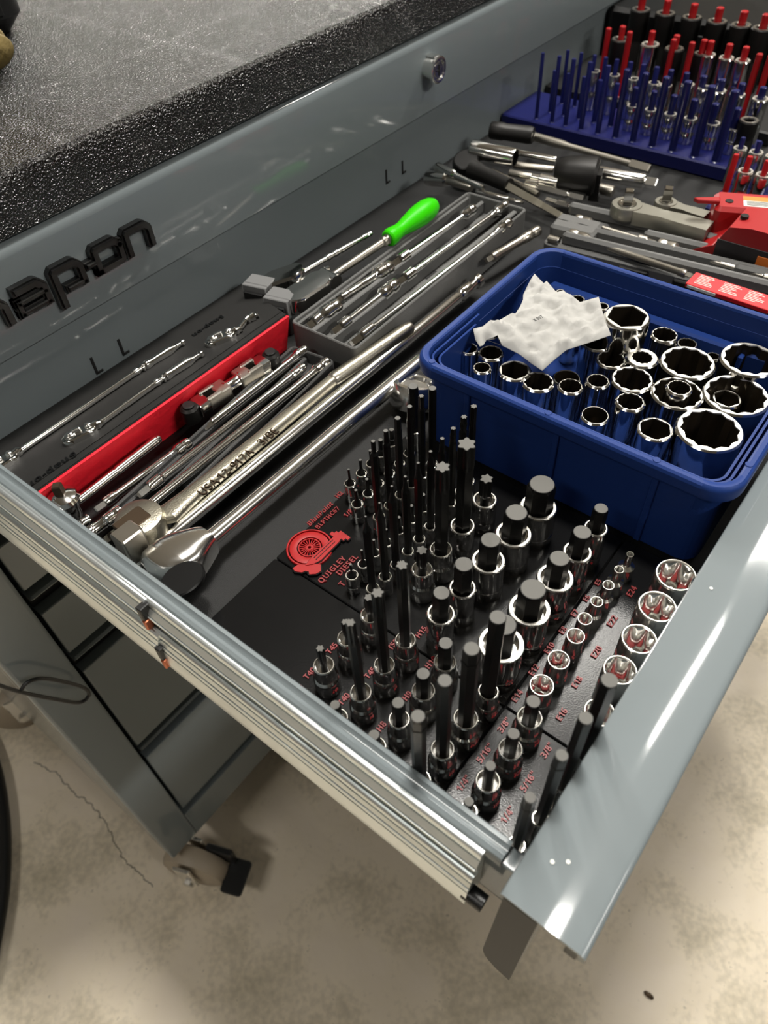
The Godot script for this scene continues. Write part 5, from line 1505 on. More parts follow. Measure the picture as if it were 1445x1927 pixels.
func ratchets():
	var t := thing("ratchet_foam", "thick black foam block with a red front face, holding slim ratchets along drawer back", "foam insert", Vector3(0.27, -0.005, -0.51))
	var b := Builder.new()
	hexa(b, [Vector3(0.1195, -0.005, -0.4695), Vector3(0.404, -0.005, -0.4695), Vector3(0.452, -0.005, -0.5745), Vector3(0.1195, -0.005, -0.5745), Vector3(0.1195, 0.041, -0.456), Vector3(0.4017, 0.041, -0.456), Vector3(0.449, 0.009, -0.5745), Vector3(0.1195, 0.009, -0.5745)])
	part(t, "black_block", b, "foam_black")
	b = Builder.new()
	hexa(b, [Vector3(0.1195, -0.005, -0.4675), Vector3(0.4045, -0.005, -0.4675), Vector3(0.4045, -0.005, -0.4697), Vector3(0.1195, -0.005, -0.4697), Vector3(0.1195, 0.0405, -0.4532), Vector3(0.402, 0.0405, -0.4532), Vector3(0.402, 0.0405, -0.4562), Vector3(0.1195, 0.0405, -0.4562)])
	part(t, "red_face", b, "foam_red")
	b = Builder.new()
	for k in 2:
		var z := -0.4575 - 0.010 * k
		hexa(b, [Vector3(0.1195, foam_top(z) - 0.001, z), Vector3(0.4025 + 0.004 * k, foam_top(z) - 0.001, z), Vector3(0.4035 + 0.004 * k, foam_top(z - 0.0015), z - 0.0015), Vector3(0.1195, foam_top(z - 0.0015), z - 0.0015), Vector3(0.1195, foam_top(z) + 0.0006, z), Vector3(0.4025 + 0.004 * k, foam_top(z) + 0.0006, z), Vector3(0.4035 + 0.004 * k, foam_top(z - 0.0015) + 0.0004, z - 0.0015), Vector3(0.1195, foam_top(z - 0.0015) + 0.0004, z - 0.0015)])
	part(t, "edge_ridge", b, "foam_black")
	var nrm := Vector3(0, 0.1215, -0.033).normalized()
	var fb := Basis(Vector3(-1, 0, 0), Vector3(0, 0.033, 0.1215).normalized(), nrm)
	lettering(t, "embossed_lettering", "Snap-on", "badge_black", Vector3(0.168, foam_top(-0.474) + 0.0005, -0.474), fb, 0.0085, 0.0012, true)
	lettering(t, "embossed_lettering", "Snap-on", "badge_black", Vector3(0.385, foam_top(-0.535) + 0.0005, -0.535), fb, 0.0075, 0.0012, true)
	var inlaid := [["slim chrome ratchet with oval head inlaid in the black foam, nearest the red edge", Vector3(0.1701, 0.0331, -0.4962), Vector3(0.1992, 0.0359, -0.4861), Vector3(0.2695, 0.0354, -0.488), Vector3(0.319, 0.0362, -0.485)],
		["slim chrome ratchet inlaid in black foam with its head cut by the drawer wall", Vector3(0.1125, 0.0242, -0.5291), Vector3(0.144, 0.0248, -0.5269), Vector3(0.2768, 0.0239, -0.5302), Vector3(0.33, 0.0247, -0.5271)],
		["bright chrome ratchet head inlaid at the right end of the black foam", Vector3(0.3321, 0.0326, -0.498), Vector3(0.3595, 0.0366, -0.4834), Vector3(0.3797, 0.0348, -0.49), Vector3(0.3915, 0.0361, -0.4853)]]
	for r in inlaid:
		slim_ratchet(r[0], r[1], r[2], r[3], r[4], nrm)
	flex_ratchet()
	tool("speeder_handle", "small chrome breaker bar with upright swivel head beside the red foam edge", "breaker bar", "", Vector3(0.1334, 0.004, -0.4451), [
		["shaft", "bright_chrome", Vector3(0.1405, 0.022, -0.4419), Vector3(0.2272, 0.022, -0.4445), 28, [[0, 0, "o"], [0, 0.0029, "o"], [0.02, 0.0034, "o"], [0.44, 0.0036, "o"], [0.445, 0.003, "o"], [0.46, 0.003, "o"], [0.465, 0.0038, "o"], [0.96, 0.004, "o"], [0.975, 0.0032, "o"], [0.985, 0.0037, "o"], [1, 0.0032, "o"], [1, 0, "o"]]],
		["swivel_head", "chrome", Vector3(0.1334, 0.004, -0.4451), Vector3(0.1334, 0.036, -0.4451), 28, [[0, 0, "o"], [0, 0.006, "o"], [0.3, 0.0085, "o"], [0.55, 0.0085, "o"], [0.62, 0.011, "o"], [0.8, 0.0125, "o"], [0.92, 0.011, "o"], [1, 0.006, "o"], [1, 0, "o"]]],
		["drive_square", "rusty_steel", Vector3(0.1334, 0.035, -0.4451), Vector3(0.1334, 0.0455, -0.4451), 24, [[0, 0.0046, "sq"], [0.9, 0.0046, "sq"], [1, 0.0036, "sq"], [1, 0, "sq"]]],
	])
	green_ratchet()
	silver_ratchet()
	var clips := [Vector3(0.432, 0.03, -0.5287), Vector3(0.4268, 0.03, -0.4936)]
	for k in 2:
		t = thing("ratchet_clip", ["grey square steel holder clip nearest the drawer back wall behind the foam", "grey square steel holder clip beside the green ratchet head"][k], "clip", clips[k] - Vector3(0, 0.035, 0), "holder clips at the foam end")
		b = Builder.new()
		b.xf = Transform3D(Basis(Vector3.UP, 0.25), clips[k])
		b.rbox(Vector3(-0.006, -0.035, -0.014), Vector3(-0.001, 0.004, 0.014), 0.001, 0.0008)
		b.rbox(Vector3(-0.001, -0.003, -0.014), Vector3(0.016, 0.004, 0.014), 0.001, 0.0008)
		part(t, "bracket", b, "clip_grey")
		b = Builder.new()
		b.xf = Transform3D(Basis(Vector3.UP, 0.25), clips[k])
		b.rbox(Vector3(-0.0095, -0.035, -0.0115), Vector3(-0.006, -0.002, 0.0115), 0.001, 0.0008)
		part(t, "magnet", b, "black_plastic")


func slim_ratchet(label: String, h0: Vector3, h1: Vector3, g0: Vector3, g1: Vector3, nrm: Vector3):
	var t := thing("slim_ratchet", label, "ratchet", h0, "ratchets inlaid in the black foam")
	var d := (h1 - h0).normalized()
	var s := d.cross(nrm).normalized()
	var l := h0.distance_to(h1)
	var w := l * 0.28
	# oval head body with a raised rim
	var b := Builder.new()
	b.xf = Transform3D(Basis(d, nrm, s), (h0 + h1) / 2.0 - nrm * 0.008)
	b.rlevels(-l / 2, l / 2, -w, w, [[w * 0.9, 0.0, 0.0002], [0.001, 0.0, w * 0.9], [0.0, 0.002, w * 0.98], [0.0, 0.0085, w * 0.98], [0.001, 0.0098, w * 0.93], [0.0025, 0.0103, w * 0.85], [w * 0.9, 0.0106, 0.0002]], 8, 50.0)
	var hd := part(t, "head", b, "chrome")
	b = Builder.new()
	b.xf = Transform3D(Basis(d, nrm, s), (h0 + h1) / 2.0 - nrm * 0.008)
	b.disc(Vector3(-l * 0.22, 0.0102, 0), w * 0.62, 0.0016, 0.0006, 28)
	b.disc(Vector3(-l * 0.22, 0.0115, 0), w * 0.34, 0.0014, 0.0006, 20)
	b.rbox(Vector3(-l * 0.16, 0.0102, -w * 0.28), Vector3(l * 0.1, 0.0138, w * 0.28), 0.0012, 0.0008)
	b.sphere(Vector3(l * 0.3, 0.0108, 0), Vector3(w * 0.42, 0.003, w * 0.42), 18)
	part(hd, "reversing_lever", b, "bright_chrome")
	b = Builder.new()
	b.rod(h1 - d * 0.004, h1 + d * 0.006, [[0.0, 0.0, "o"], [0.0, 0.004, "o"], [0.5, 0.0045, "o"], [0.8, 0.0028, "o"], [1.0, 0.0028, "o"], [1.0, 0.0, "o"]], 20)
	b.rod(h1 + d * 0.002, g0, [[0.0, 0.0, "o"], [0.0, 0.0026, "o"], [1.0, 0.0026, "o"], [1.0, 0.0, "o"]], 16)
	part(t, "shank", b, "chrome")
	b = Builder.new()
	b.rod(g0, g1, [[-0.12, 0.0, "o"], [-0.12, 0.0030, "o"], [-0.06, 0.0036, "o"], [-0.02, 0.0036, "o"], [0.0, 0.0026, "o"], [0.03, 0.0026, "o"], [0.05, 0.0046, "o"], [0.08, 0.0046, "o"], [0.1, 0.0038, "o"], [0.13, 0.0046, "o"], [0.2, 0.0046, "o"], [0.25, 0.0038, "o"], [0.65, 0.0046, "o"], [0.78, 0.0026, "o"], [0.9, 0.002, "o"], [0.93, 0.0036, "o"], [0.98, 0.003, "o"], [1.0, 0.0, "o"]], 24)
	part(t, "grip", b, "chrome")


func flex_ratchet():
	var a := Vector3(0.2649, 0.026, -0.4474)
	var b := Vector3(0.3607, 0.026, -0.4412)
	var r := 0.0081
	var t := thing("double_flex_ratchet", "short double-ended flex ratchet with round black heads lying along the red foam face", "ratchet", a - Vector3(0, 0.03, 0))
	var d := (b - a).normalized()
	var s := d.cross(Vector3.UP).normalized()
	for e in 2:
		var c: Vector3 = a if e == 0 else b
		var k := 1.0 if e == 0 else -1.0
		var m := Builder.new()
		m.disc(c + Vector3(0, -0.014, 0), r, 0.017, 0.002, 36)
		var hd := part(t, "head", m, "impact_black")
		m = Builder.new()
		m.disc(c + Vector3(0, 0.003, 0), r * 0.66, 0.002, 0.0006, 28)
		part(hd, "reversing_dial", m, "cable_black")
		m = Builder.new()
		m.xf = Transform3D(Basis(d * k, Vector3.UP, s * k), c)
		m.rbox(Vector3(r * 0.8, -0.011, -0.0085), Vector3(r + 0.011, 0.002, 0.0085), 0.002, 0.001)
		part(t, "neck", m, "chrome")
		m = Builder.new()
		m.xf = Transform3D(Basis(d * k, Vector3.UP, s * k), c)
		m.rbox(Vector3(r + 0.008, -0.010, -0.0085), Vector3(r + 0.024, 0.004, -0.004), 0.0015, 0.001)
		m.rbox(Vector3(r + 0.008, -0.010, 0.004), Vector3(r + 0.024, 0.004, 0.0085), 0.0015, 0.001)
		m.rbox(Vector3(r + 0.02, -0.011, -0.0085), Vector3(r + 0.034, 0.003, 0.0085), 0.002, 0.001)
		part(t, "clevis", m, "worn_chrome")
	var m := Builder.new()
	m.rod(a + d * (r + 0.03) + Vector3(0, -0.004, 0), b - d * (r + 0.03) + Vector3(0, -0.004, 0), [[0.0, 0.0, "o"], [0.0, 0.0075, "o"], [0.3, 0.0062, "o"], [0.7, 0.0062, "o"], [1.0, 0.0075, "o"], [1.0, 0.0, "o"]], 24)
	part(t, "shank", m, "chrome")


func green_ratchet():
	var a := Vector3(0.567, 0.04, -0.4629)
	var b := Vector3(0.658, 0.04, -0.4655)
	var gw := 0.0124
	var s0 := Vector3(0.4863, 0.03, -0.4767)
	var s1 := Vector3(0.567, 0.04, -0.4629)
	var head := Vector3(0.4479, 0.026, -0.4826)
	var t := thing("green_ratchet", "flex-head ratchet with a bright green moulded handle lying against drawer back", "ratchet", head - Vector3(0, 0.03, 0))
	var m := Builder.new()
	m.rod(a, b, [[0.0, 0.0, "o"], [0.0, gw * 0.6, "o"], [0.02, gw * 0.72, "o"], [0.06, gw * 0.76, "o"], [0.12, gw * 0.72, "o"], [0.2, gw * 0.62, "o"], [0.28, gw * 0.62, "o"], [0.4, gw * 0.76, "o"], [0.55, gw * 0.92, "o"], [0.68, gw, "o"], [0.8, gw * 0.98, "o"], [0.9, gw * 0.86, "o"], [0.96, gw * 0.66, "o"], [0.99, gw * 0.36, "o"], [1.0, 0.0, "o"]], 36)
	part(t, "green_handle", m, "green_grip")
	m = Builder.new()
	m.rod(s1 + (s1 - s0) * 0.02, s0, [[0.0, 0.0, "o"], [0.0, gw * 0.42, "o"], [0.03, gw * 0.46, "o"], [0.05, gw * 0.36, "o"], [0.07, gw * 0.46, "o"], [0.1, gw * 0.46, "o"], [0.12, gw * 0.34, "o"], [0.95, gw * 0.32, "o"], [1.0, gw * 0.4, "o"], [1.0, 0.0, "o"]], 28)
	part(t, "shaft", m, "worn_chrome")
	var d := (s0 - s1).normalized()
	var hd := (head - s0).normalized()
	m = Builder.new()
	var side := hd.cross(Vector3.UP).normalized()
	m.rod(s0 - side * 0.011, s0 + side * 0.011, [[0.0, 0.0, "o"], [0.0, 0.0075, "o"], [1.0, 0.0075, "o"], [1.0, 0.0, "o"]], 24)
	m.xf = Transform3D(Basis(hd, Vector3.UP, side), s0)
	m.rbox(Vector3(-0.008, -0.007, -0.0105), Vector3(0.018, 0.007, -0.0055), 0.002, 0.001)
	m.rbox(Vector3(-0.008, -0.007, 0.0055), Vector3(0.018, 0.007, 0.0105), 0.002, 0.001)
	part(t, "flex_joint", m, "chrome")
	m = Builder.new()
	m.xf = Transform3D(Basis(hd, Vector3.UP, side), (head + s0) / 2.0 + hd * 0.01)
	m.rlevels(-0.028, 0.028, -0.0145, 0.0145, [[0.013, -0.008, 0.001], [0.001, -0.008, 0.012], [0.0, -0.006, 0.014], [0.0, 0.006, 0.014], [0.0015, 0.0085, 0.0125], [0.013, 0.009, 0.001]], 8, 50.0)
	part(t, "head", m, "chrome")


func silver_ratchet():
	var a := Vector3(0.4669, 0.03, -0.5085)
	var b := Vector3(0.5757, 0.034, -0.4925)
	var head := Vector3(0.4575, 0.026, -0.5193)
	var w := 0.0031
	var t := thing("silver_ratchet", "all-chrome flex ratchet with ringed handle lying behind the green handled one", "ratchet", head - Vector3(0, 0.03, 0))
	var d := (b - a).normalized()
	var m := Builder.new()
	m.rod(a, b, [[0.0, 0.0, "o"], [0.0, w * 0.9, "o"], [0.02, w, "o"], [0.4, w, "o"], [0.41, w * 1.35, "o"], [0.45, w * 1.35, "o"], [0.46, w * 1.05, "o"], [0.49, w * 1.05, "o"], [0.5, w * 1.3, "o"], [0.54, w * 1.3, "o"], [0.55, w * 1.05, "o"], [0.58, w * 1.05, "o"], [0.59, w * 1.3, "o"], [0.62, w * 1.2, "o"], [0.8, w * 0.95, "o"], [0.86, w * 0.85, "o"], [0.87, w * 1.1, "o"], [0.93, w * 1.1, "o"], [0.94, w * 0.85, "o"], [0.97, w * 1.05, "o"], [1.0, w * 0.8, "o"], [1.0, 0.0, "o"]], 28)
	part(t, "handle", m, "bright_chrome")
	var hd := (head - a).normalized()
	var side := hd.cross(Vector3.UP).normalized()
	m = Builder.new()
	m.xf = Transform3D(Basis(hd, Vector3.UP, side), head)
	m.rlevels(-0.027, 0.022, -0.014, 0.014, [[0.0125, -0.009, 0.001], [0.001, -0.009, 0.011], [0.0, -0.007, 0.0135], [0.0, 0.006, 0.0135], [0.002, 0.009, 0.0115], [0.0125, 0.0095, 0.001]], 8, 50.0)
	part(t, "head", m, "chrome")


func pile():
	tool("deep_socket", "big chrome deep socket with open hexagonal mouth on top of the pile", "socket", "", Vector3(0.8092, 0.035, -0.516), [
		["body", "chrome", Vector3(0.8092, 0.035, -0.516), Vector3(0.815, 0.035, -0.4556), 48, [[0, 0, "o"], [0, 0.0103, "o"], [0.03, 0.0114, "o"], [0.97, 0.0114, "o"], [1, 0.0108, "o"], [1, 0.0096, "hex"], [0.7, 0.0091, "hex"], [0.7, 0, "hex"]]],
	])
	tool("impact_socket", "matt black impact socket at the rear of the pile against the drawer wall", "socket", "", Vector3(0.8801, 0.03, -0.533), [
		["body", "impact_black", Vector3(0.8801, 0.03, -0.533), Vector3(0.8941, 0.03, -0.4766), 48, [[0, 0, "o"], [0, 0.0098, "o"], [0.04, 0.0109, "o"], [0.3, 0.0109, "o"], [0.34, 0.0101, "o"], [0.9, 0.0109, "o"], [0.94, 0.0105, "o"], [1, 0.0098, "o"], [1, 0.006, "sq"], [0.9, 0.0055, "sq"], [0.9, 0, "sq"]]],
	])
	tool("extension_bar", "long dull steel extension bar running from impact socket towards the blue pin holder", "extension bar", "", Vector3(0.9134, 0.02, -0.4856), [
		["body", "worn_chrome", Vector3(0.9134, 0.02, -0.4856), Vector3(0.9058, 0.02, -0.3392), 24, [[0, 0, "o"], [0, 0.0056, "o"], [0.3, 0.0056, "o"], [0.36, 0.0041, "o"], [1, 0.0041, "o"], [1, 0, "o"]]],
		["drive_tang", "worn_chrome", Vector3(0.9134, 0.02, -0.4856), Vector3(0.9058, 0.02, -0.3392), 24, [[0.97, 0, "sq"], [0.97, 0.0059, "sq"], [1.14, 0.0059, "sq"], [1.15, 0.0054, "sq"], [1.15, 0, "sq"]]],
	])
	tool("extension_bar", "upper chrome rod behind the big deep socket in the pile", "extension bar", "", Vector3(0.8429, 0.028, -0.4743), [
		["body", "chrome", Vector3(0.8429, 0.028, -0.4743), Vector3(0.8516, 0.028, -0.4184), 24, [[0, 0, "o"], [0, 0.0039, "o"], [0.04, 0.0043, "o"], [0.96, 0.0043, "o"], [1, 0.0039, "o"], [1, 0, "o"]]],
	])
	tool("extension_bar", "lower brownish chrome rod behind the big deep socket in the pile", "extension bar", "", Vector3(0.824, 0.022, -0.4622), [
		["body", "worn_chrome", Vector3(0.824, 0.022, -0.4622), Vector3(0.8381, 0.022, -0.4135), 24, [[0, 0, "o"], [0, 0.004, "o"], [0.04, 0.0044, "o"], [0.96, 0.0044, "o"], [1, 0.004, "o"], [1, 0, "o"]]],
	])
	tool("socket_adapter", "bright chrome stubby extension with square end lying beside black swivel socket", "extension bar", "", Vector3(0.8612, 0.02, -0.3793), [
		["body", "bright_chrome", Vector3(0.8612, 0.02, -0.3793), Vector3(0.872, 0.02, -0.3095), 24, [[0, 0, "o"], [0, 0.0076, "o"], [0.04, 0.0084, "o"], [0.96, 0.0084, "o"], [1, 0.0076, "o"], [1, 0, "o"]]],
		["drive_square", "bright_chrome", Vector3(0.8612, 0.02, -0.3793), Vector3(0.872, 0.02, -0.3095), 24, [[1, 0.0042, "o"], [1.03, 0.0042, "o"], [1.03, 0.0063, "sq"], [1.2, 0.0063, "sq"], [1.22, 0.0052, "sq"], [1.22, 0, "sq"]]],
	])
	tool("socket", "small brass-tinted chrome socket half hidden behind black swivel socket", "socket", "", Vector3(0.8392, 0.014, -0.3533), [
		["body", "worn_chrome", Vector3(0.8392, 0.014, -0.3533), Vector3(0.8404, 0.014, -0.3328), 24, [[0, 0, "o"], [0, 0.0057, "o"], [0.04, 0.0063, "o"], [0.96, 0.0063, "o"], [1, 0.0057, "o"], [1, 0, "o"]]],
	])
	tool("socket_adapter", "chrome hex-bodied extension with two collars in the middle of the pile", "extension bar", "", Vector3(0.792, 0.02, -0.4257), [
		["body", "bright_chrome", Vector3(0.792, 0.02, -0.4257), Vector3(0.7958, 0.02, -0.349), 24, [[0, 0, "o"], [0, 0.0042, "o"], [0.2, 0.0042, "o"], [0.22, 0.0033, "o"], [0.24, 0.0053, "hex"], [0.72, 0.0053, "hex"], [0.74, 0.0033, "o"], [0.77, 0.0033, "o"], [0.78, 0.0053, "hex"], [1, 0.0053, "hex"], [1, 0, "hex"]]],
	])
	tool("socket_adapter", "little chrome bit adapter just behind the grey case corner", "adapter", "", Vector3(0.7811, 0.014, -0.3898), [
		["body", "bright_chrome", Vector3(0.7811, 0.014, -0.3898), Vector3(0.7816, 0.014, -0.3562), 24, [[0, 0, "o"], [0, 0.0031, "o"], [0.38, 0.0031, "o"], [0.4, 0.0022, "o"], [0.44, 0.0037, "hex"], [0.85, 0.0037, "hex"], [0.88, 0.0018, "o"], [1, 0.0018, "o"], [1, 0, "o"]]],
	])
	tool("socket", "chrome socket piled upper right beside the deep socket mouth", "socket", "", Vector3(0.7915, 0.03, -0.4185), [
		["body", "bright_chrome", Vector3(0.7915, 0.03, -0.4185), Vector3(0.7957, 0.03, -0.385), 24, [[0, 0, "o"], [0, 0.0044, "o"], [0.3, 0.0044, "o"], [0.35, 0.0063, "o"], [1, 0.0059, "o"], [1, 0, "o"]]],
	])
	tool("extension_bar", "knurled chrome handle piece lying under the deep socket mouth", "extension bar", "", Vector3(0.7875, 0.03, -0.4469), [
		["body", "worn_chrome", Vector3(0.7875, 0.03, -0.4469), Vector3(0.7915, 0.03, -0.4185), 24, [[0, 0, "o"], [0, 0.0037, "o"], [0.04, 0.0041, "o"], [0.96, 0.0041, "o"], [1, 0.0037, "o"], [1, 0, "o"]]],
	])
	tool("flat_file", "dull grey knurled flat bar lying aslant across the pile", "bar", "", Vector3(0.7707, 0.024, -0.4488), [
		["body", "forged_steel", Vector3(0.7707, 0.024, -0.4488), Vector3(0.7512, 0.016, -0.3527), 24, [[0, 0, "sq"], [0, 0.0049, "sq"], [0.02, 0.0055, "sq"], [0.6, 0.0055, "sq"], [0.7, 0.0047, "sq"], [0.98, 0.0047, "sq"], [1, 0.0044, "sq"], [1, 0, "sq"]]],
	])
	tool("deep_socket", "dark chrome socket at the left end of the pile above the green handle", "socket", "", Vector3(0.7397, 0.02, -0.5364), [
		["body", "chrome", Vector3(0.7397, 0.02, -0.5364), Vector3(0.7428, 0.024, -0.5069), 24, [[0, 0, "o"], [0, 0.008, "o"], [0.05, 0.0089, "o"], [0.9, 0.0089, "o"], [1, 0.0071, "o"], [1, 0, "o"]]],
	])
	tool("extension_bar", "knurled chrome stub leaving the dark socket at the pile left end", "extension bar", "", Vector3(0.742, 0.024, -0.508), [
		["body", "worn_chrome", Vector3(0.742, 0.024, -0.508), Vector3(0.7417, 0.024, -0.4706), 24, [[0, 0, "o"], [0, 0.0047, "o"], [0.04, 0.0052, "o"], [0.96, 0.0052, "o"], [1, 0.0047, "o"], [1, 0, "o"]]],
	])
	tool("extension_bar", "chrome stepped extension lying highest at the left of the pile", "extension bar", "", Vector3(0.7468, 0.034, -0.5264), [
		["body", "chrome", Vector3(0.7468, 0.034, -0.5264), Vector3(0.736, 0.03, -0.4508), 24, [[0, 0, "o"], [0, 0.005, "o"], [0.03, 0.0056, "o"], [0.36, 0.0053, "o"], [0.4, 0.0035, "o"], [0.7, 0.0028, "o"], [0.76, 0.0035, "o"], [1, 0.0035, "o"], [1, 0, "o"]]],
	])
	tool("extension_bar", "thin chrome rod with round tip behind the rear tray end", "extension bar", "", Vector3(0.7398, 0.022, -0.4629), [
		["body", "chrome", Vector3(0.7398, 0.022, -0.4629), Vector3(0.7442, 0.022, -0.4209), 24, [[0, 0, "o"], [0, 0.0027, "o"], [0.04, 0.003, "o"], [0.96, 0.003, "o"], [1, 0.0027, "o"], [1, 0, "o"]]],
	])
	tool("bit_holder", "small chrome knuckle pieces lying past the thin rod tip", "adapter", "", Vector3(0.7496, 0.018, -0.4216), [
		["body", "chrome", Vector3(0.7496, 0.018, -0.4216), Vector3(0.7521, 0.018, -0.405), 24, [[0, 0, "o"], [0, 0.0025, "o"], [0.3, 0.0027, "o"], [0.36, 0.0016, "o"], [0.45, 0.0016, "o"], [0.5, 0.0027, "o"], [0.8, 0.0027, "o"], [0.84, 0.0016, "o"], [1, 0.0019, "o"], [1, 0, "o"]]],
	])
	tool("extension_bar", "chrome rod crossing low under the flat bar in the pile", "extension bar", "", Vector3(0.8015, 0.018, -0.4802), [
		["body", "worn_chrome", Vector3(0.8015, 0.018, -0.4802), Vector3(0.7829, 0.016, -0.4026), 24, [[0, 0, "o"], [0, 0.0037, "o"], [0.04, 0.0041, "o"], [0.96, 0.0041, "o"], [1, 0.0037, "o"], [1, 0, "o"]]],
	])
	disc_ratchet()
	swivel()
	power_ratchets()


func disc_ratchet():
	var c := Vector3(0.7899, 0.03, -0.512)
	var e := Vector3(0.7691, 0.028, -0.4353)
	var r := 0.0177
	var t := thing("round_head_ratchet", "dark chrome ratchet with a smooth round head lying among the piled sockets", "ratchet", c - Vector3(0, 0.03, 0))
	var b := Builder.new()
	b.xf = Transform3D(Basis(Vector3(0.3, 0, 1).normalized(), 0.4), c)
	b.prof([[-0.016, 0.0, "o"], [-0.016, r * 0.9, "o"], [-0.013, r, "o"], [-0.004, r, "o"], [0.0, r * 0.9, "o"], [0.001, r * 0.8, "o"], [0.001, 0.0, "o"]], 48)
	part(t, "head", b, "black_oxide")
	b = Builder.new()
	var d := (e - c).normalized()
	b.rod(c + d * r * 0.8 + Vector3(0, -0.008, 0), e + Vector3(0, -0.004, 0), [[0.0, 0.0, "o"], [0.0, 0.012, "o"], [0.25, 0.0095, "o"], [1.0, 0.0085, "o"], [1.0, 0.0, "o"]], 28)
	part(t, "handle", b, "impact_black")


func swivel():
	var a := Vector3(0.8088, 0.034, -0.3963)
	var b := Vector3(0.8246, 0.034, -0.3495)
	var r := 0.0218
	var fork := Vector3(0.8121, 0.02, -0.3411)
	var t := thing("impact_swivel_socket", "matt black impact swivel adapter with forked end in the middle of pile", "adapter", a - Vector3(0, 0.03, 0))
	var m := Builder.new()
	m.rod(a, b, [[0.0, 0.0, "o"], [0.0, r * 0.7, "o"], [0.06, r * 0.8, "o"], [0.3, r * 0.9, "o"], [0.6, r, "o"], [0.94, r, "o"], [1.0, r * 0.9, "o"], [1.0, r * 0.62, "o"], [0.7, r * 0.58, "o"], [0.7, 0.0, "o"]], 48)
	part(t, "cup", m, "impact_black")
	var d := (b - a).normalized()
	var s := d.cross(Vector3.UP).normalized()
	var up := s.cross(d)
	m = Builder.new()
	m.extrude(Geometry2D.offset_polyline(poly([[0.0, -r * 1.15], [0.0, r * 0.3]]), r * 0.46, Geometry2D.JOIN_ROUND, Geometry2D.END_ROUND)[0], Basis(s, up, s.cross(up)), b, -0.005, 0.004, 0.0008)
	part(t, "fork", m, "impact_black")
	m = Builder.new()
	m.rod(b - up * r * 1.1 - d * 0.006, b - up * r * 1.1 + d * 0.006, [[0.0, 0.0, "o"], [0.0, r * 0.24, "o"], [1.0, r * 0.24, "o"], [1.0, 0.0, "o"]], 24)
	part(t, "pin_hole", m, "dark_gap")


func power_ratchets():
	power_one()
	power_two()


func power_body(t: Node3D, head: Vector3, neck: Vector3, tail: Vector3, r: float):
	var d := (neck - head)
	d.y = 0
	d = d.normalized()
	var s := d.cross(Vector3.UP).normalized()
	var xf := Transform3D(Basis(d, Vector3.UP, s), Vector3(head.x, head.y, head.z))
	var b := Builder.new()
	b.xf = xf
	b.prof([[-0.014, 0.0, "o"], [-0.014, r * 0.9, "o"], [-0.012, r, "o"], [-0.002, r, "o"], [0.0, r * 0.94, "o"], [0.0, r * 0.62, "o"], [-0.002, r * 0.6, "o"], [-0.002, 0.0, "o"]], 48)
	var l := Vector2(neck.x - head.x, neck.z - head.z).length()
	b.extrude(poly([[r * 0.75, -r * 0.72], [l * 0.45, -r * 0.5], [l * 0.7, -r * 0.62], [l * 1.06, -r * 0.66], [l * 1.06, r * 0.66], [l * 0.7, r * 0.62], [l * 0.45, r * 0.5], [r * 0.75, r * 0.72]]), Basis(Vector3(1, 0, 0), Vector3(0, 0, -1), Vector3(0, 1, 0)), Vector3(), -0.016, -0.001, 0.0015)
	part(t, "alloy_head", b, "alloy")
	b = Builder.new()
	b.xf = xf
	b.prof([[-0.002, r * 0.58, "o"], [0.0012, r * 0.55, "o"], [0.0012, r * 0.42, "o"], [0.0004, r * 0.4, "o"], [0.0004, 0.0, "o"]], 36)
	b.prof([[0.0, 0.0068, "sq"], [0.0135, 0.0068, "sq"], [0.015, 0.0056, "sq"], [0.015, 0.0, "sq"]], 24, 0.4)
	part(t, "drive_anvil", b, "chrome")


func power_one():
	var head := Vector3(0.7727, 0.04, -0.2878)
	var neck := Vector3(0.7762, 0.045, -0.2007)
	var r := 0.017
	var tail := Vector3(0.7767, 0.045, -0.1245)
	var t := thing("red_power_ratchet", "red cordless ratchet with grey alloy head, the nearer one beside the grey case", "power ratchet", head - Vector3(0, 0.045, 0), "red cordless ratchets")
	power_body(t, head, neck, tail, r)
	var d := (tail - neck)
	d.y = 0
	d = d.normalized()
	var s := d.cross(Vector3.UP).normalized()
	var xf := Transform3D(Basis(d, Vector3.UP, s), neck)
	var l := Vector2(tail.x - neck.x, tail.z - neck.z).length()
	var b := Builder.new()
	b.xf = xf
	b.extrude(poly([[-0.004, -0.026], [0.02, -0.012], [0.03, 0.010], [0.05, 0.014], [l + 0.06, 0.014], [l + 0.06, -0.042], [0.02, -0.042], [0.0, -0.034]]), Basis(Vector3(1, 0, 0), Vector3(0, 1, 0), Vector3(0, 0, 1)), Vector3(), -0.024, 0.024, 0.003)
	part(t, "red_housing", b, "tool_red")
	b = Builder.new()
	b.xf = xf
	b.rod(Vector3(0.036, 0.012, 0.002), Vector3(0.036, 0.0148, 0.002), [[0.0, 0.0, "o"], [0.0, 0.0042, "o"], [1.0, 0.004, "o"], [1.0, 0.0, "o"]], 20)
	part(t, "housing_screw", b, "impact_black")
	b = Builder.new()
	b.xf = xf
	b.rbox(Vector3(0.022, -0.03, 0.0235), Vector3(l + 0.03, -0.004, 0.0246), 0.0005, 0.0004)
	part(t, "black_label", b, "label_dark")
	b = Builder.new()
	b.xf = xf
	b.rbox(Vector3(0.065, -0.026, 0.0244), Vector3(0.085, -0.01, 0.025), 0.0004, 0.0002)
	part(t, "orange_label", b, "label_orange")


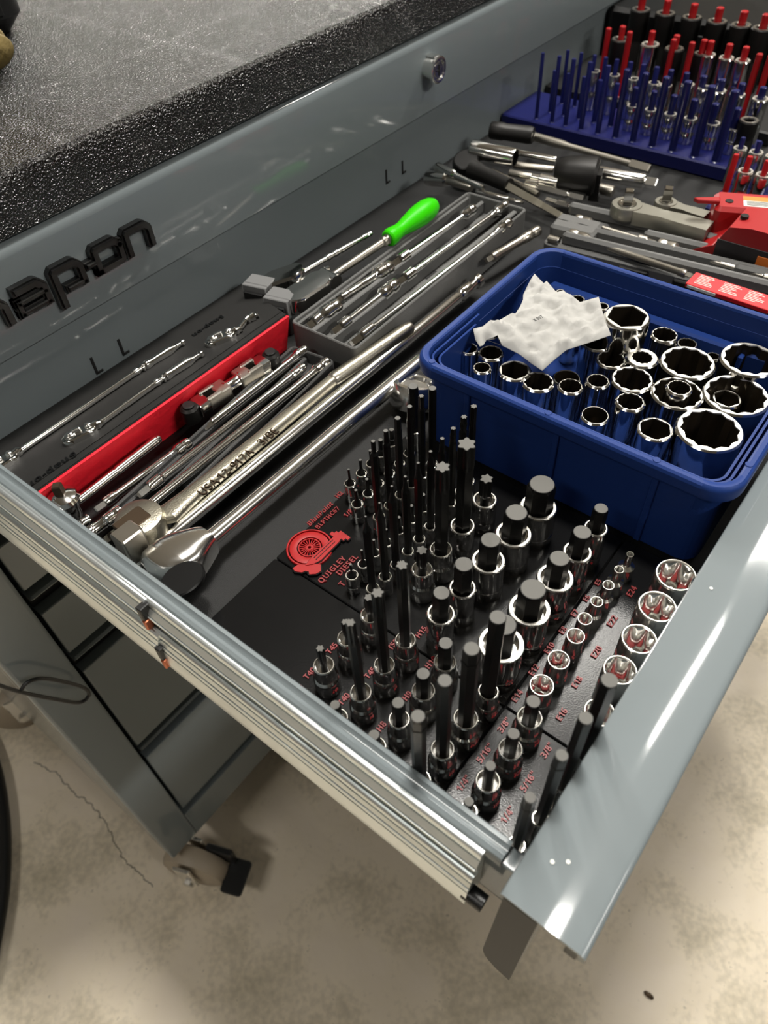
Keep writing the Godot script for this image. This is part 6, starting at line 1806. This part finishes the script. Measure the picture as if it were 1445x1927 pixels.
func power_two():
	var head := Vector3(0.8041, 0.038, -0.2563)
	var neck := Vector3(0.8022, 0.045, -0.2113)
	var r := 0.0122
	var tail := Vector3(0.8326, 0.045, -0.138)
	var t := thing("red_power_ratchet", "red cordless ratchet with warning sticker, the farther one by the blue pin holder", "power ratchet", head - Vector3(0, 0.043, 0), "red cordless ratchets")
	power_body(t, head, neck, tail, r)
	var d := (tail - neck)
	d.y = 0
	d = d.normalized()
	var s := d.cross(Vector3.UP).normalized()
	var xf := Transform3D(Basis(d, Vector3.UP, s), neck)
	var l := Vector2(tail.x - neck.x, tail.z - neck.z).length()
	var b := Builder.new()
	b.xf = xf
	b.rbox(Vector3(0.006, -0.035, -0.02), Vector3(l + 0.06, 0.009, 0.02), 0.006, 0.004)
	part(t, "red_housing", b, "tool_red")
	b = Builder.new()
	b.xf = xf
	b.extrude(poly([[0.01, -0.012], [-0.012, -0.013], [-0.016, -0.008], [0.01, -0.002]]), Basis(Vector3(1, 0, 0), Vector3(0, 0, -1), Vector3(0, 1, 0)), Vector3(), 0.0085, 0.0125, 0.0008)
	part(t, "paddle_switch", b, "tool_red")
	b = Builder.new()
	b.xf = xf
	b.rbox(Vector3(0.034, 0.0088, -0.010), Vector3(0.068, 0.0094, 0.0), 0.0004, 0.0002)
	part(t, "orange_label", b, "label_orange")
	b = Builder.new()
	b.xf = xf
	b.rbox(Vector3(0.034, 0.0088, 0.0), Vector3(0.068, 0.0094, 0.012), 0.0004, 0.0002)
	part(t, "white_label", b, "label_white")
	b = Builder.new()
	b.xf = xf
	for k in 4:
		b.rbox(Vector3(0.037, 0.0093, 0.0015 + 0.0025 * k), Vector3(0.065, 0.0096, 0.0028 + 0.0025 * k), 0.0003, 0.0001)
	part(t, "label_print", b, "print_black")
	b = Builder.new()
	b.xf = xf
	b.rod(Vector3(0.02, 0.008, 0.004), Vector3(0.02, 0.0098, 0.004), [[0.0, 0.0, "o"], [0.0, 0.0042, "o"], [1.0, 0.004, "o"], [1.0, 0.0, "o"]], 20)
	part(t, "housing_screw", b, "impact_black")


func pin(b: Builder, x: float, z: float, y0: float, y1: float, r: float):
	b.xf = Transform3D(Basis(), Vector3(x, 0, z))
	b.prof([[y0, r * 1.5, "o"], [y0 + 0.002, r, "o"], [y1 - 0.001, r * 0.94, "o"], [y1, r * 0.8, "o"], [y1, 0.0, "o"]], 14)


func pin_socket(label: String, group: String, x: float, z: float, y0: float, y1: float, r: float, m: String, hole: float):
	var t := thing("pin_socket", label, "socket", Vector3(x, y0, z), group)
	var h := y1 - y0
	var b := Builder.new()
	b.prof([[0.0, hole, "o"], [0.0, r * 0.95, "o"], [0.001, r, "o"], [h * 0.45, r, "o"], [h * 0.48, r * 0.95, "o"], [h * 0.54, r * 0.95, "o"], [h * 0.57, r, "o"], [h - 0.0012, r, "o"], [h, r * 0.93, "o"], [h, hole * 1.12, "o"], [h - 0.001, hole, "o"], [0.0, hole, "o"]], 32)
	part(t, "body", b, m, false)
	b = Builder.new()
	b.prof([[h - 0.0004, r * 0.9, "o"], [h + 0.0006, r * 0.88, "o"], [h + 0.0006, r * 0.66, "o"], [h - 0.0004, r * 0.62, "o"]], 32)
	part(t, "rim", b, "ground_steel" if m == "chrome" else "worn_chrome", false)


const NTH := ["first", "second", "third", "fourth", "fifth", "sixth", "seventh", "eighth", "ninth", "tenth"]


func pin_holders():
	var t := thing("blue_pin_holder", "long blue plastic socket holder with three rows of upright pins", "socket holder", Vector3(1.02, -0.005, -0.41))
	var b := Builder.new()
	b.rbox(Vector3(0.972, -0.005, -0.574), Vector3(1.072, 0.013, -0.235), 0.004, 0.002)
	part(t, "base", b, "blue_pin")
	var row_one := [-0.5219, -0.4972, -0.4761, -0.4524, -0.4272, -0.4017, -0.3765, -0.3494, -0.3219, -0.2923, -0.2645]
	var sockets_two := [-0.3978, -0.3724, -0.3454, -0.3186, -0.289, -0.2595]
	var row_two := [-0.5171, -0.4951, -0.472, -0.4482, -0.4237, -0.3974, -0.372, -0.345, -0.3184, -0.2914, -0.2637]
	var sockets_three := [-0.4744, -0.4451, -0.4176, -0.3879, -0.3722, -0.3436, -0.3205, -0.3027, -0.2789, -0.2504]
	var row_three := [-0.5188, -0.4981, -0.478, -0.4616, -0.4453, -0.4254, -0.4073, -0.3885, -0.369, -0.348, -0.3252, -0.3015, -0.2764, -0.2507]
	for i in row_one.size():
		b = Builder.new()
		pin(b, 0.983, row_one[i], 0.012, 0.095, 0.0026 + 0.00028 * i)
		part(t, "pin", b, "blue_pin")
	for i in row_two.size():
		b = Builder.new()
		pin(b, 1.013, row_two[i], 0.012, 0.066, 0.0028 + 0.00022 * i)
		part(t, "pin", b, "blue_pin")
	for i in row_three.size():
		b = Builder.new()
		pin(b, 1.049, row_three[i], 0.012, 0.081, 0.0026 + 0.00016 * i)
		part(t, "pin", b, "blue_pin")
	for i in 6:
		pin_socket("chrome socket on a blue pin, %s from left in the low middle row" % NTH[i], "chrome sockets on the low blue pins", 1.0145, sockets_two[i], 0.0131, 0.043, 0.0082 + 0.0003 * i, "chrome", 0.0048)
	for i in 10:
		pin_socket("chrome deep socket on a blue pin, %s from left in the far row" % NTH[i], "deep sockets on the far blue pins", 1.049, sockets_three[i], 0.0131, 0.062 if i < 5 else 0.068, 0.0078 + 0.0003 * i, "chrome", 0.0052)
	t = thing("red_pin_holder", "long socket holder with red pins standing behind the blue one", "socket holder", Vector3(1.17, -0.005, -0.41))
	b = Builder.new()
	b.rbox(Vector3(1.098, -0.005, -0.574), Vector3(1.252, 0.013, -0.235), 0.004, 0.002)
	part(t, "base", b, "black_plastic")
	var red_front := [-0.4924, -0.4606, -0.3971, -0.3716, -0.2831, -0.2693]
	var red_mid := [-0.485, -0.4402, -0.4048, -0.3661, -0.3567, -0.3316, -0.3098]
	var red_back := [-0.495, -0.4567, -0.4172, -0.3805, -0.3467, -0.3172]
	for z in red_front:
		b = Builder.new()
		pin(b, 1.113, z, 0.012, 0.095, 0.0042)
		part(t, "pin", b, "red_pin")
	for i in red_mid.size():
		b = Builder.new()
		pin(b, 1.143, red_mid[i], 0.012, 0.091, 0.0046)
		part(t, "pin", b, "red_pin")
		var dark: bool = i in [0, 2, 3]
		pin_socket(("black impact socket on a red pin, %s from left in the middle red row" if dark else "chrome deep socket on a red pin, %s from left in the middle red row") % NTH[i], "sockets on the middle red pins", 1.143, red_mid[i], 0.0131, 0.075, 0.0135 if i < 3 else 0.0105, "impact_black" if dark else "chrome", 0.0055)
	for i in red_back.size():
		b = Builder.new()
		pin(b, 1.221, red_back[i], 0.012, 0.108, 0.0055)
		part(t, "pin", b, "red_pin")
		pin_socket("tall black impact socket on a red pin, %s from left in rearmost row" % NTH[i], "tall impact sockets on red pins", 1.221, red_back[i], 0.0131, 0.092, 0.0145, "impact_black", 0.0068)
	t = thing("added_dark_block", "added long black box darkening the drawer end behind the red pinned impact sockets", "tool box", Vector3(1.37, -0.005, -0.33))  # no such box known, put in to keep this corner dark
	b = Builder.new()
	b.rbox(Vector3(1.275, -0.005, -0.574), Vector3(1.475, 0.074, -0.04), 0.012, 0.006, 6)
	part(t, "lid", b, "deep_black")
	b = Builder.new()
	b.rbox(Vector3(1.271, 0.03, -0.45), Vector3(1.276, 0.055, -0.40), 0.001, 0.0008)
	part(t, "latch", b, "black_plastic")
	var far_row := [Vector3(0.9451, 0.05, -0.2307), Vector3(0.9445, 0.05, -0.2117), Vector3(0.9433, 0.05, -0.1929)]
	var near_row := [Vector3(0.8677, 0.05, -0.2165), Vector3(0.8917, 0.05, -0.2046), Vector3(0.8926, 0.05, -0.185)]
	var black_one := Vector3(1.0455, 0.055, -0.2511)
	t = thing("small_pin_holder", "small blue socket holder with a red front row at the right frame edge", "socket holder", Vector3(0.91, -0.005, -0.2))
	b = Builder.new()
	b.rbox(Vector3(0.872, -0.005, -0.232), Vector3(0.962, 0.010, -0.12), 0.004, 0.002)
	part(t, "base", b, "blue_pin")
	for i in 3:
		b = Builder.new()
		pin(b, far_row[i].x, far_row[i].z, 0.009, 0.062, 0.003)
		part(t, "pin", b, "blue_pin")
		pin_socket("chrome socket on a blue pin, %s from left behind the red cordless ratchets" % NTH[i], "sockets on the small holder far row", far_row[i].x, far_row[i].z, 0.0101, 0.05, 0.0085, "chrome", 0.0042)
		b = Builder.new()
		pin(b, near_row[1].x - 0.0 if i > 0 else near_row[0].x + 0.012, near_row[i].z, 0.009, 0.066 if i > 0 else 0.07, 0.0034)
		part(t, "pin", b, "red_pin")
		if i > 0:
			pin_socket("chrome socket on a red pin, %s right behind the red cordless ratchets" % NTH[i - 1], "sockets on the small holder near row", near_row[i].x, near_row[i].z, 0.0101, 0.05, 0.009, "chrome", 0.0045)
	pin_socket("thick black socket on a blue pin beside the far end of low chrome row", "", 1.0145, black_one.z + 0.004, 0.0131, 0.055, 0.0118, "impact_black", 0.0058)


func far_case():
	var t := thing("grey_tool_case", "grey moulded plastic case half with long grooves holding extension bars", "tool case", Vector3(0.72, -0.005, -0.2))
	# axis along the case: it runs towards +z, turned a little
	var u := Vector3(0.03, 0, 0.27).normalized()
	var org := Vector3(0.694, -0.005, -0.343)
	var v := Vector3.UP.cross(u).normalized()
	var xf := Transform3D(Basis(u, Vector3.UP, -v), org)
	var l := 0.316
	var w := 0.074
	var b := Builder.new()
	b.xf = xf
	b.rlevels(0.0, l, -w, 0.006, [[0.02, 0.0, 0.001], [0.002, 0.0, 0.006], [0.0, 0.003, 0.008], [0.0, 0.02, 0.008], [0.0015, 0.0215, 0.007], [0.02, 0.0215, 0.001]], 6, 40.0)
	part(t, "base", b, "grey_plastic")
	# raised walls between the grooves, with rounded ends
	for r in [[0.0, 1.0, 0.93, 0.12], [0.0, 0.16, 0.36, 0.44], [0.3, 0.52, 0.63, 0.12], [0.0, 1.0, 0.36, 0.10], [0.62, 0.98, 0.30, 0.11], [0.06, 1.0, 0.06, 0.12]]:
		b = Builder.new()
		b.xf = xf
		b.rbox(Vector3(r[0] * l, 0.0205, -(r[2] + r[3] / 2.0) * w), Vector3(r[1] * l, 0.0345, -(r[2] - r[3] / 2.0) * w), 0.004, 0.003)
		part(t, "groove_wall", b, "grey_plastic")
	for k in 5:
		b = Builder.new()
		b.xf = xf
		b.rbox(Vector3(0.03 + 0.058 * k, 0.004, 0.004), Vector3(0.062 + 0.058 * k, 0.019, 0.0105), 0.002, 0.001)
		part(t, "edge_lug", b, "black_plastic")
	tool("extension_bar", "chrome extension bar with double-ribbed head in the grey case rear groove", "extension bar", "extension bars in the grey case", Vector3(0.7394, 0.024, -0.3303), [
		["bar", "worn_chrome", Vector3(0.7394, 0.024, -0.3303), Vector3(0.7396, 0.024, -0.2353), 24, [[0.2, 0, "o"], [0.2, 0.0048, "o"], [0.22, 0.0023, "o"], [0.26, 0.002, "o"], [0.78, 0.002, "o"], [0.8, 0.0044, "o"], [0.89, 0.0044, "o"], [0.9, 0.0037, "o"], [0.9, 0, "o"]]],
		["head", "worn_chrome", Vector3(0.7394, 0.024, -0.3303), Vector3(0.7396, 0.024, -0.2353), 24, [[0, 0.0038, "o"], [0, 0.0056, "o"], [0.02, 0.0061, "o"], [0.07, 0.0061, "o"], [0.08, 0.0056, "o"], [0.1, 0.0056, "o"], [0.11, 0.0061, "o"], [0.18, 0.0061, "o"], [0.2, 0.0048, "o"], [0.2, 0, "o"]]],
		["drive_square", "worn_chrome", Vector3(0.7394, 0.024, -0.3303), Vector3(0.7396, 0.024, -0.2353), 24, [[0.9, 0.0031, "sq"], [0.99, 0.0031, "sq"], [1, 0.0026, "sq"], [1, 0, "sq"]]],
	])
	tool("extension_bar", "long chrome extension bar in the middle of the grey case", "extension bar", "extension bars in the grey case", Vector3(0.7388, 0.024, -0.2322), [
		["bar", "worn_chrome", Vector3(0.7388, 0.024, -0.2322), Vector3(0.738, 0.024, -0.1079), 24, [[0.16, 0, "o"], [0.16, 0.0056, "o"], [0.18, 0.0031, "o"], [0.22, 0.0027, "o"], [0.89, 0.0027, "o"], [0.9, 0.0041, "o"], [0.945, 0.0041, "o"], [0.95, 0.0034, "o"], [0.95, 0, "o"]]],
		["head", "worn_chrome", Vector3(0.7388, 0.024, -0.2322), Vector3(0.738, 0.024, -0.1079), 24, [[0, 0.0043, "o"], [0, 0.0065, "o"], [0.016, 0.007, "o"], [0.056, 0.007, "o"], [0.064, 0.0065, "o"], [0.08, 0.0065, "o"], [0.088, 0.007, "o"], [0.144, 0.007, "o"], [0.16, 0.0056, "o"], [0.16, 0, "o"]]],
		["drive_square", "worn_chrome", Vector3(0.7388, 0.024, -0.2322), Vector3(0.738, 0.024, -0.1079), 24, [[0.95, 0.0029, "sq"], [0.99, 0.0029, "sq"], [1, 0.0024, "sq"], [1, 0, "sq"]]],
	])
	tool("extension_bar", "chrome extension bar in the grey case groove beside the blue bin", "extension bar", "extension bars in the grey case", Vector3(0.7075, 0.024, -0.32), [
		["bar", "worn_chrome", Vector3(0.7075, 0.024, -0.32), Vector3(0.7002, 0.024, -0.1782), 24, [[0.16, 0, "o"], [0.16, 0.0053, "o"], [0.18, 0.004, "o"], [0.22, 0.0034, "o"], [0.89, 0.0034, "o"], [0.9, 0.0041, "o"], [0.945, 0.0041, "o"], [0.95, 0.0035, "o"], [0.95, 0, "o"]]],
		["head", "worn_chrome", Vector3(0.7075, 0.024, -0.32), Vector3(0.7002, 0.024, -0.1782), 24, [[0, 0.0041, "o"], [0, 0.0062, "o"], [0.016, 0.0066, "o"], [0.056, 0.0066, "o"], [0.064, 0.0062, "o"], [0.08, 0.0062, "o"], [0.088, 0.0066, "o"], [0.144, 0.0066, "o"], [0.16, 0.0053, "o"], [0.16, 0, "o"]]],
		["drive_square", "worn_chrome", Vector3(0.7075, 0.024, -0.32), Vector3(0.7002, 0.024, -0.1782), 24, [[0.95, 0.003, "sq"], [0.99, 0.003, "sq"], [1, 0.0025, "sq"], [1, 0, "sq"]]],
	])
	var c0 := Vector3(0.6655, 0.036, -0.174)
	var c1 := Vector3(0.6896, 0.036, -0.1746)
	var c2 := Vector3(0.6881, 0.036, -0.095)
	t = thing("red_leaflet", "red printed instruction leaflet with lines of small white text beside the blue bin", "leaflet", c0 - Vector3(0, 0.004, 0))
	var e := (c1 - c0)
	var g := (c2 - c1)
	var gd := g.normalized()
	var ed := (e - gd * e.dot(gd)).normalized()
	xf = Transform3D(Basis(gd, Vector3.UP, gd.cross(Vector3.UP).normalized()), c0)
	var wd := absf(e.dot(gd.cross(Vector3.UP).normalized()))
	b = Builder.new()
	b.xf = xf
	b.rbox(Vector3(0, -0.0045, -wd), Vector3(g.length(), 0.0, 0.0), 0.0008, 0.0005)
	part(t, "red_cover", b, "leaflet_red")
	b = Builder.new()
	b.xf = xf
	b.rbox(Vector3(0.002, -0.004, -0.0005), Vector3(0.03, -0.001, 0.0004), 0.0003, 0.0002)
	part(t, "white_edge", b, "label_white")
	b = Builder.new()
	b.xf = xf
	var rng := RandomNumberGenerator.new()
	rng.seed = 8
	for k in 3:
		for j in 7:
			b.rbox(Vector3(0.006 + 0.024 * k, 0.0, -wd * 0.9 + 0.0026 * j), Vector3(0.006 + 0.024 * k + rng.randf_range(0.010, 0.018), 0.0002, -wd * 0.9 + 0.0026 * j + 0.0008), 0.0002, 0.0001)
	part(t, "white_print", b, "label_white")


func clutter():
	var glove := Vector3(0.3993, 0.225, -0.7933)
	var case := Vector3(0.4601, 0.23, -0.8693)
	var t := thing("work_glove", "khaki leather work glove at the left edge of the worktop", "glove", Vector3(glove.x, 0.207, glove.z))
	var b := Builder.new()
	for p in [[-0.075, 0.012, 0.0, 0.055, 0.028, 0.045], [-0.036, 0.012, 0.03, 0.03, 0.016, 0.013], [-0.032, 0.014, 0.006, 0.034, 0.017, 0.013], [-0.036, 0.012, -0.02, 0.032, 0.016, 0.013], [-0.085, 0.03, -0.02, 0.045, 0.022, 0.03]]:
		b.sphere(glove + Vector3(p[0], p[1] - 0.012, p[2]), Vector3(p[3], p[4], p[5]), 24)
	part(t, "body", b, "khaki_leather")
	t = thing("black_case", "rounded black plastic tool housing at the top left corner of worktop", "tool housing", Vector3(case.x, 0.207, case.z))
	b = Builder.new()
	b.rbox(Vector3(case.x - 0.11, 0.207, case.z - 0.09), Vector3(case.x + 0.012, 0.262, case.z + 0.02), 0.03, 0.016, 8)
	part(t, "housing", b, "black_plastic")
	b = Builder.new()
	b.rbox(Vector3(case.x - 0.1, 0.225, case.z + 0.018), Vector3(case.x - 0.02, 0.24, case.z + 0.023), 0.006, 0.002, 6)
	part(t, "seam_band", b, "cable_black")
	var cable := [Vector3(0.0113, -0.1834, -0.548), Vector3(0.0184, -0.2161, -0.548), Vector3(0.0314, -0.254, -0.548), Vector3(0.0508, -0.2999, -0.548), Vector3(0.0661, -0.3312, -0.548), Vector3(0.079, -0.333, -0.548), Vector3(0.0792, -0.315, -0.548), Vector3(0.0664, -0.2814, -0.548), Vector3(0.0541, -0.2554, -0.548), Vector3(0.0434, -0.2428, -0.548), Vector3(0.0345, -0.2409, -0.548), Vector3(0.028, -0.245, -0.548)]
	t = thing("black_cable", "thin black cable looping in front of the cabinet post at the left", "cable", cable[2])
	b = Builder.new()
	b.tube(smooth(cable), 0.0022, 10)
	part(t, "cord", b, "cable_black")
	var hose := [Vector3(-0.0316, -1, -1.2144), Vector3(-0.0544, -1, -1.1045), Vector3(-0.0793, -1, -1.0255), Vector3(-0.1146, -1, -0.9496), Vector3(-0.1526, -1, -0.8853), Vector3(-0.1976, -1, -0.8226), Vector3(-0.2448, -1, -0.7711), Vector3(-0.3028, -1, -0.7156), Vector3(-0.3567, -1, -0.6766)]
	t = thing("black_hose", "thick black hose curving over the concrete at the left frame edge", "hose", hose[4])
	b = Builder.new()
	b.tube(smooth(hose), 0.012, 16)
	part(t, "hose_body", b, "cable_black")
	var pebble := Vector3(0.3758, -1.02, 0.1747)
	t = thing("debris_chip", "small dark chip lying on the concrete at the bottom right", "debris", pebble)
	b = Builder.new()
	b.sphere(pebble + Vector3(0, 0.003, 0), Vector3(0.004, 0.003, 0.009), 8)
	part(t, "chip", b, "rusty_steel")


func smooth(p: Array) -> Array:
	var c := Curve3D.new()
	for i in p.size():
		var d: Vector3 = (p[mini(i + 1, p.size() - 1)] - p[maxi(i - 1, 0)]) / 6.0
		c.add_point(p[i], -d, d)
	c.bake_interval = 0.008
	return Array(c.get_baked_points())
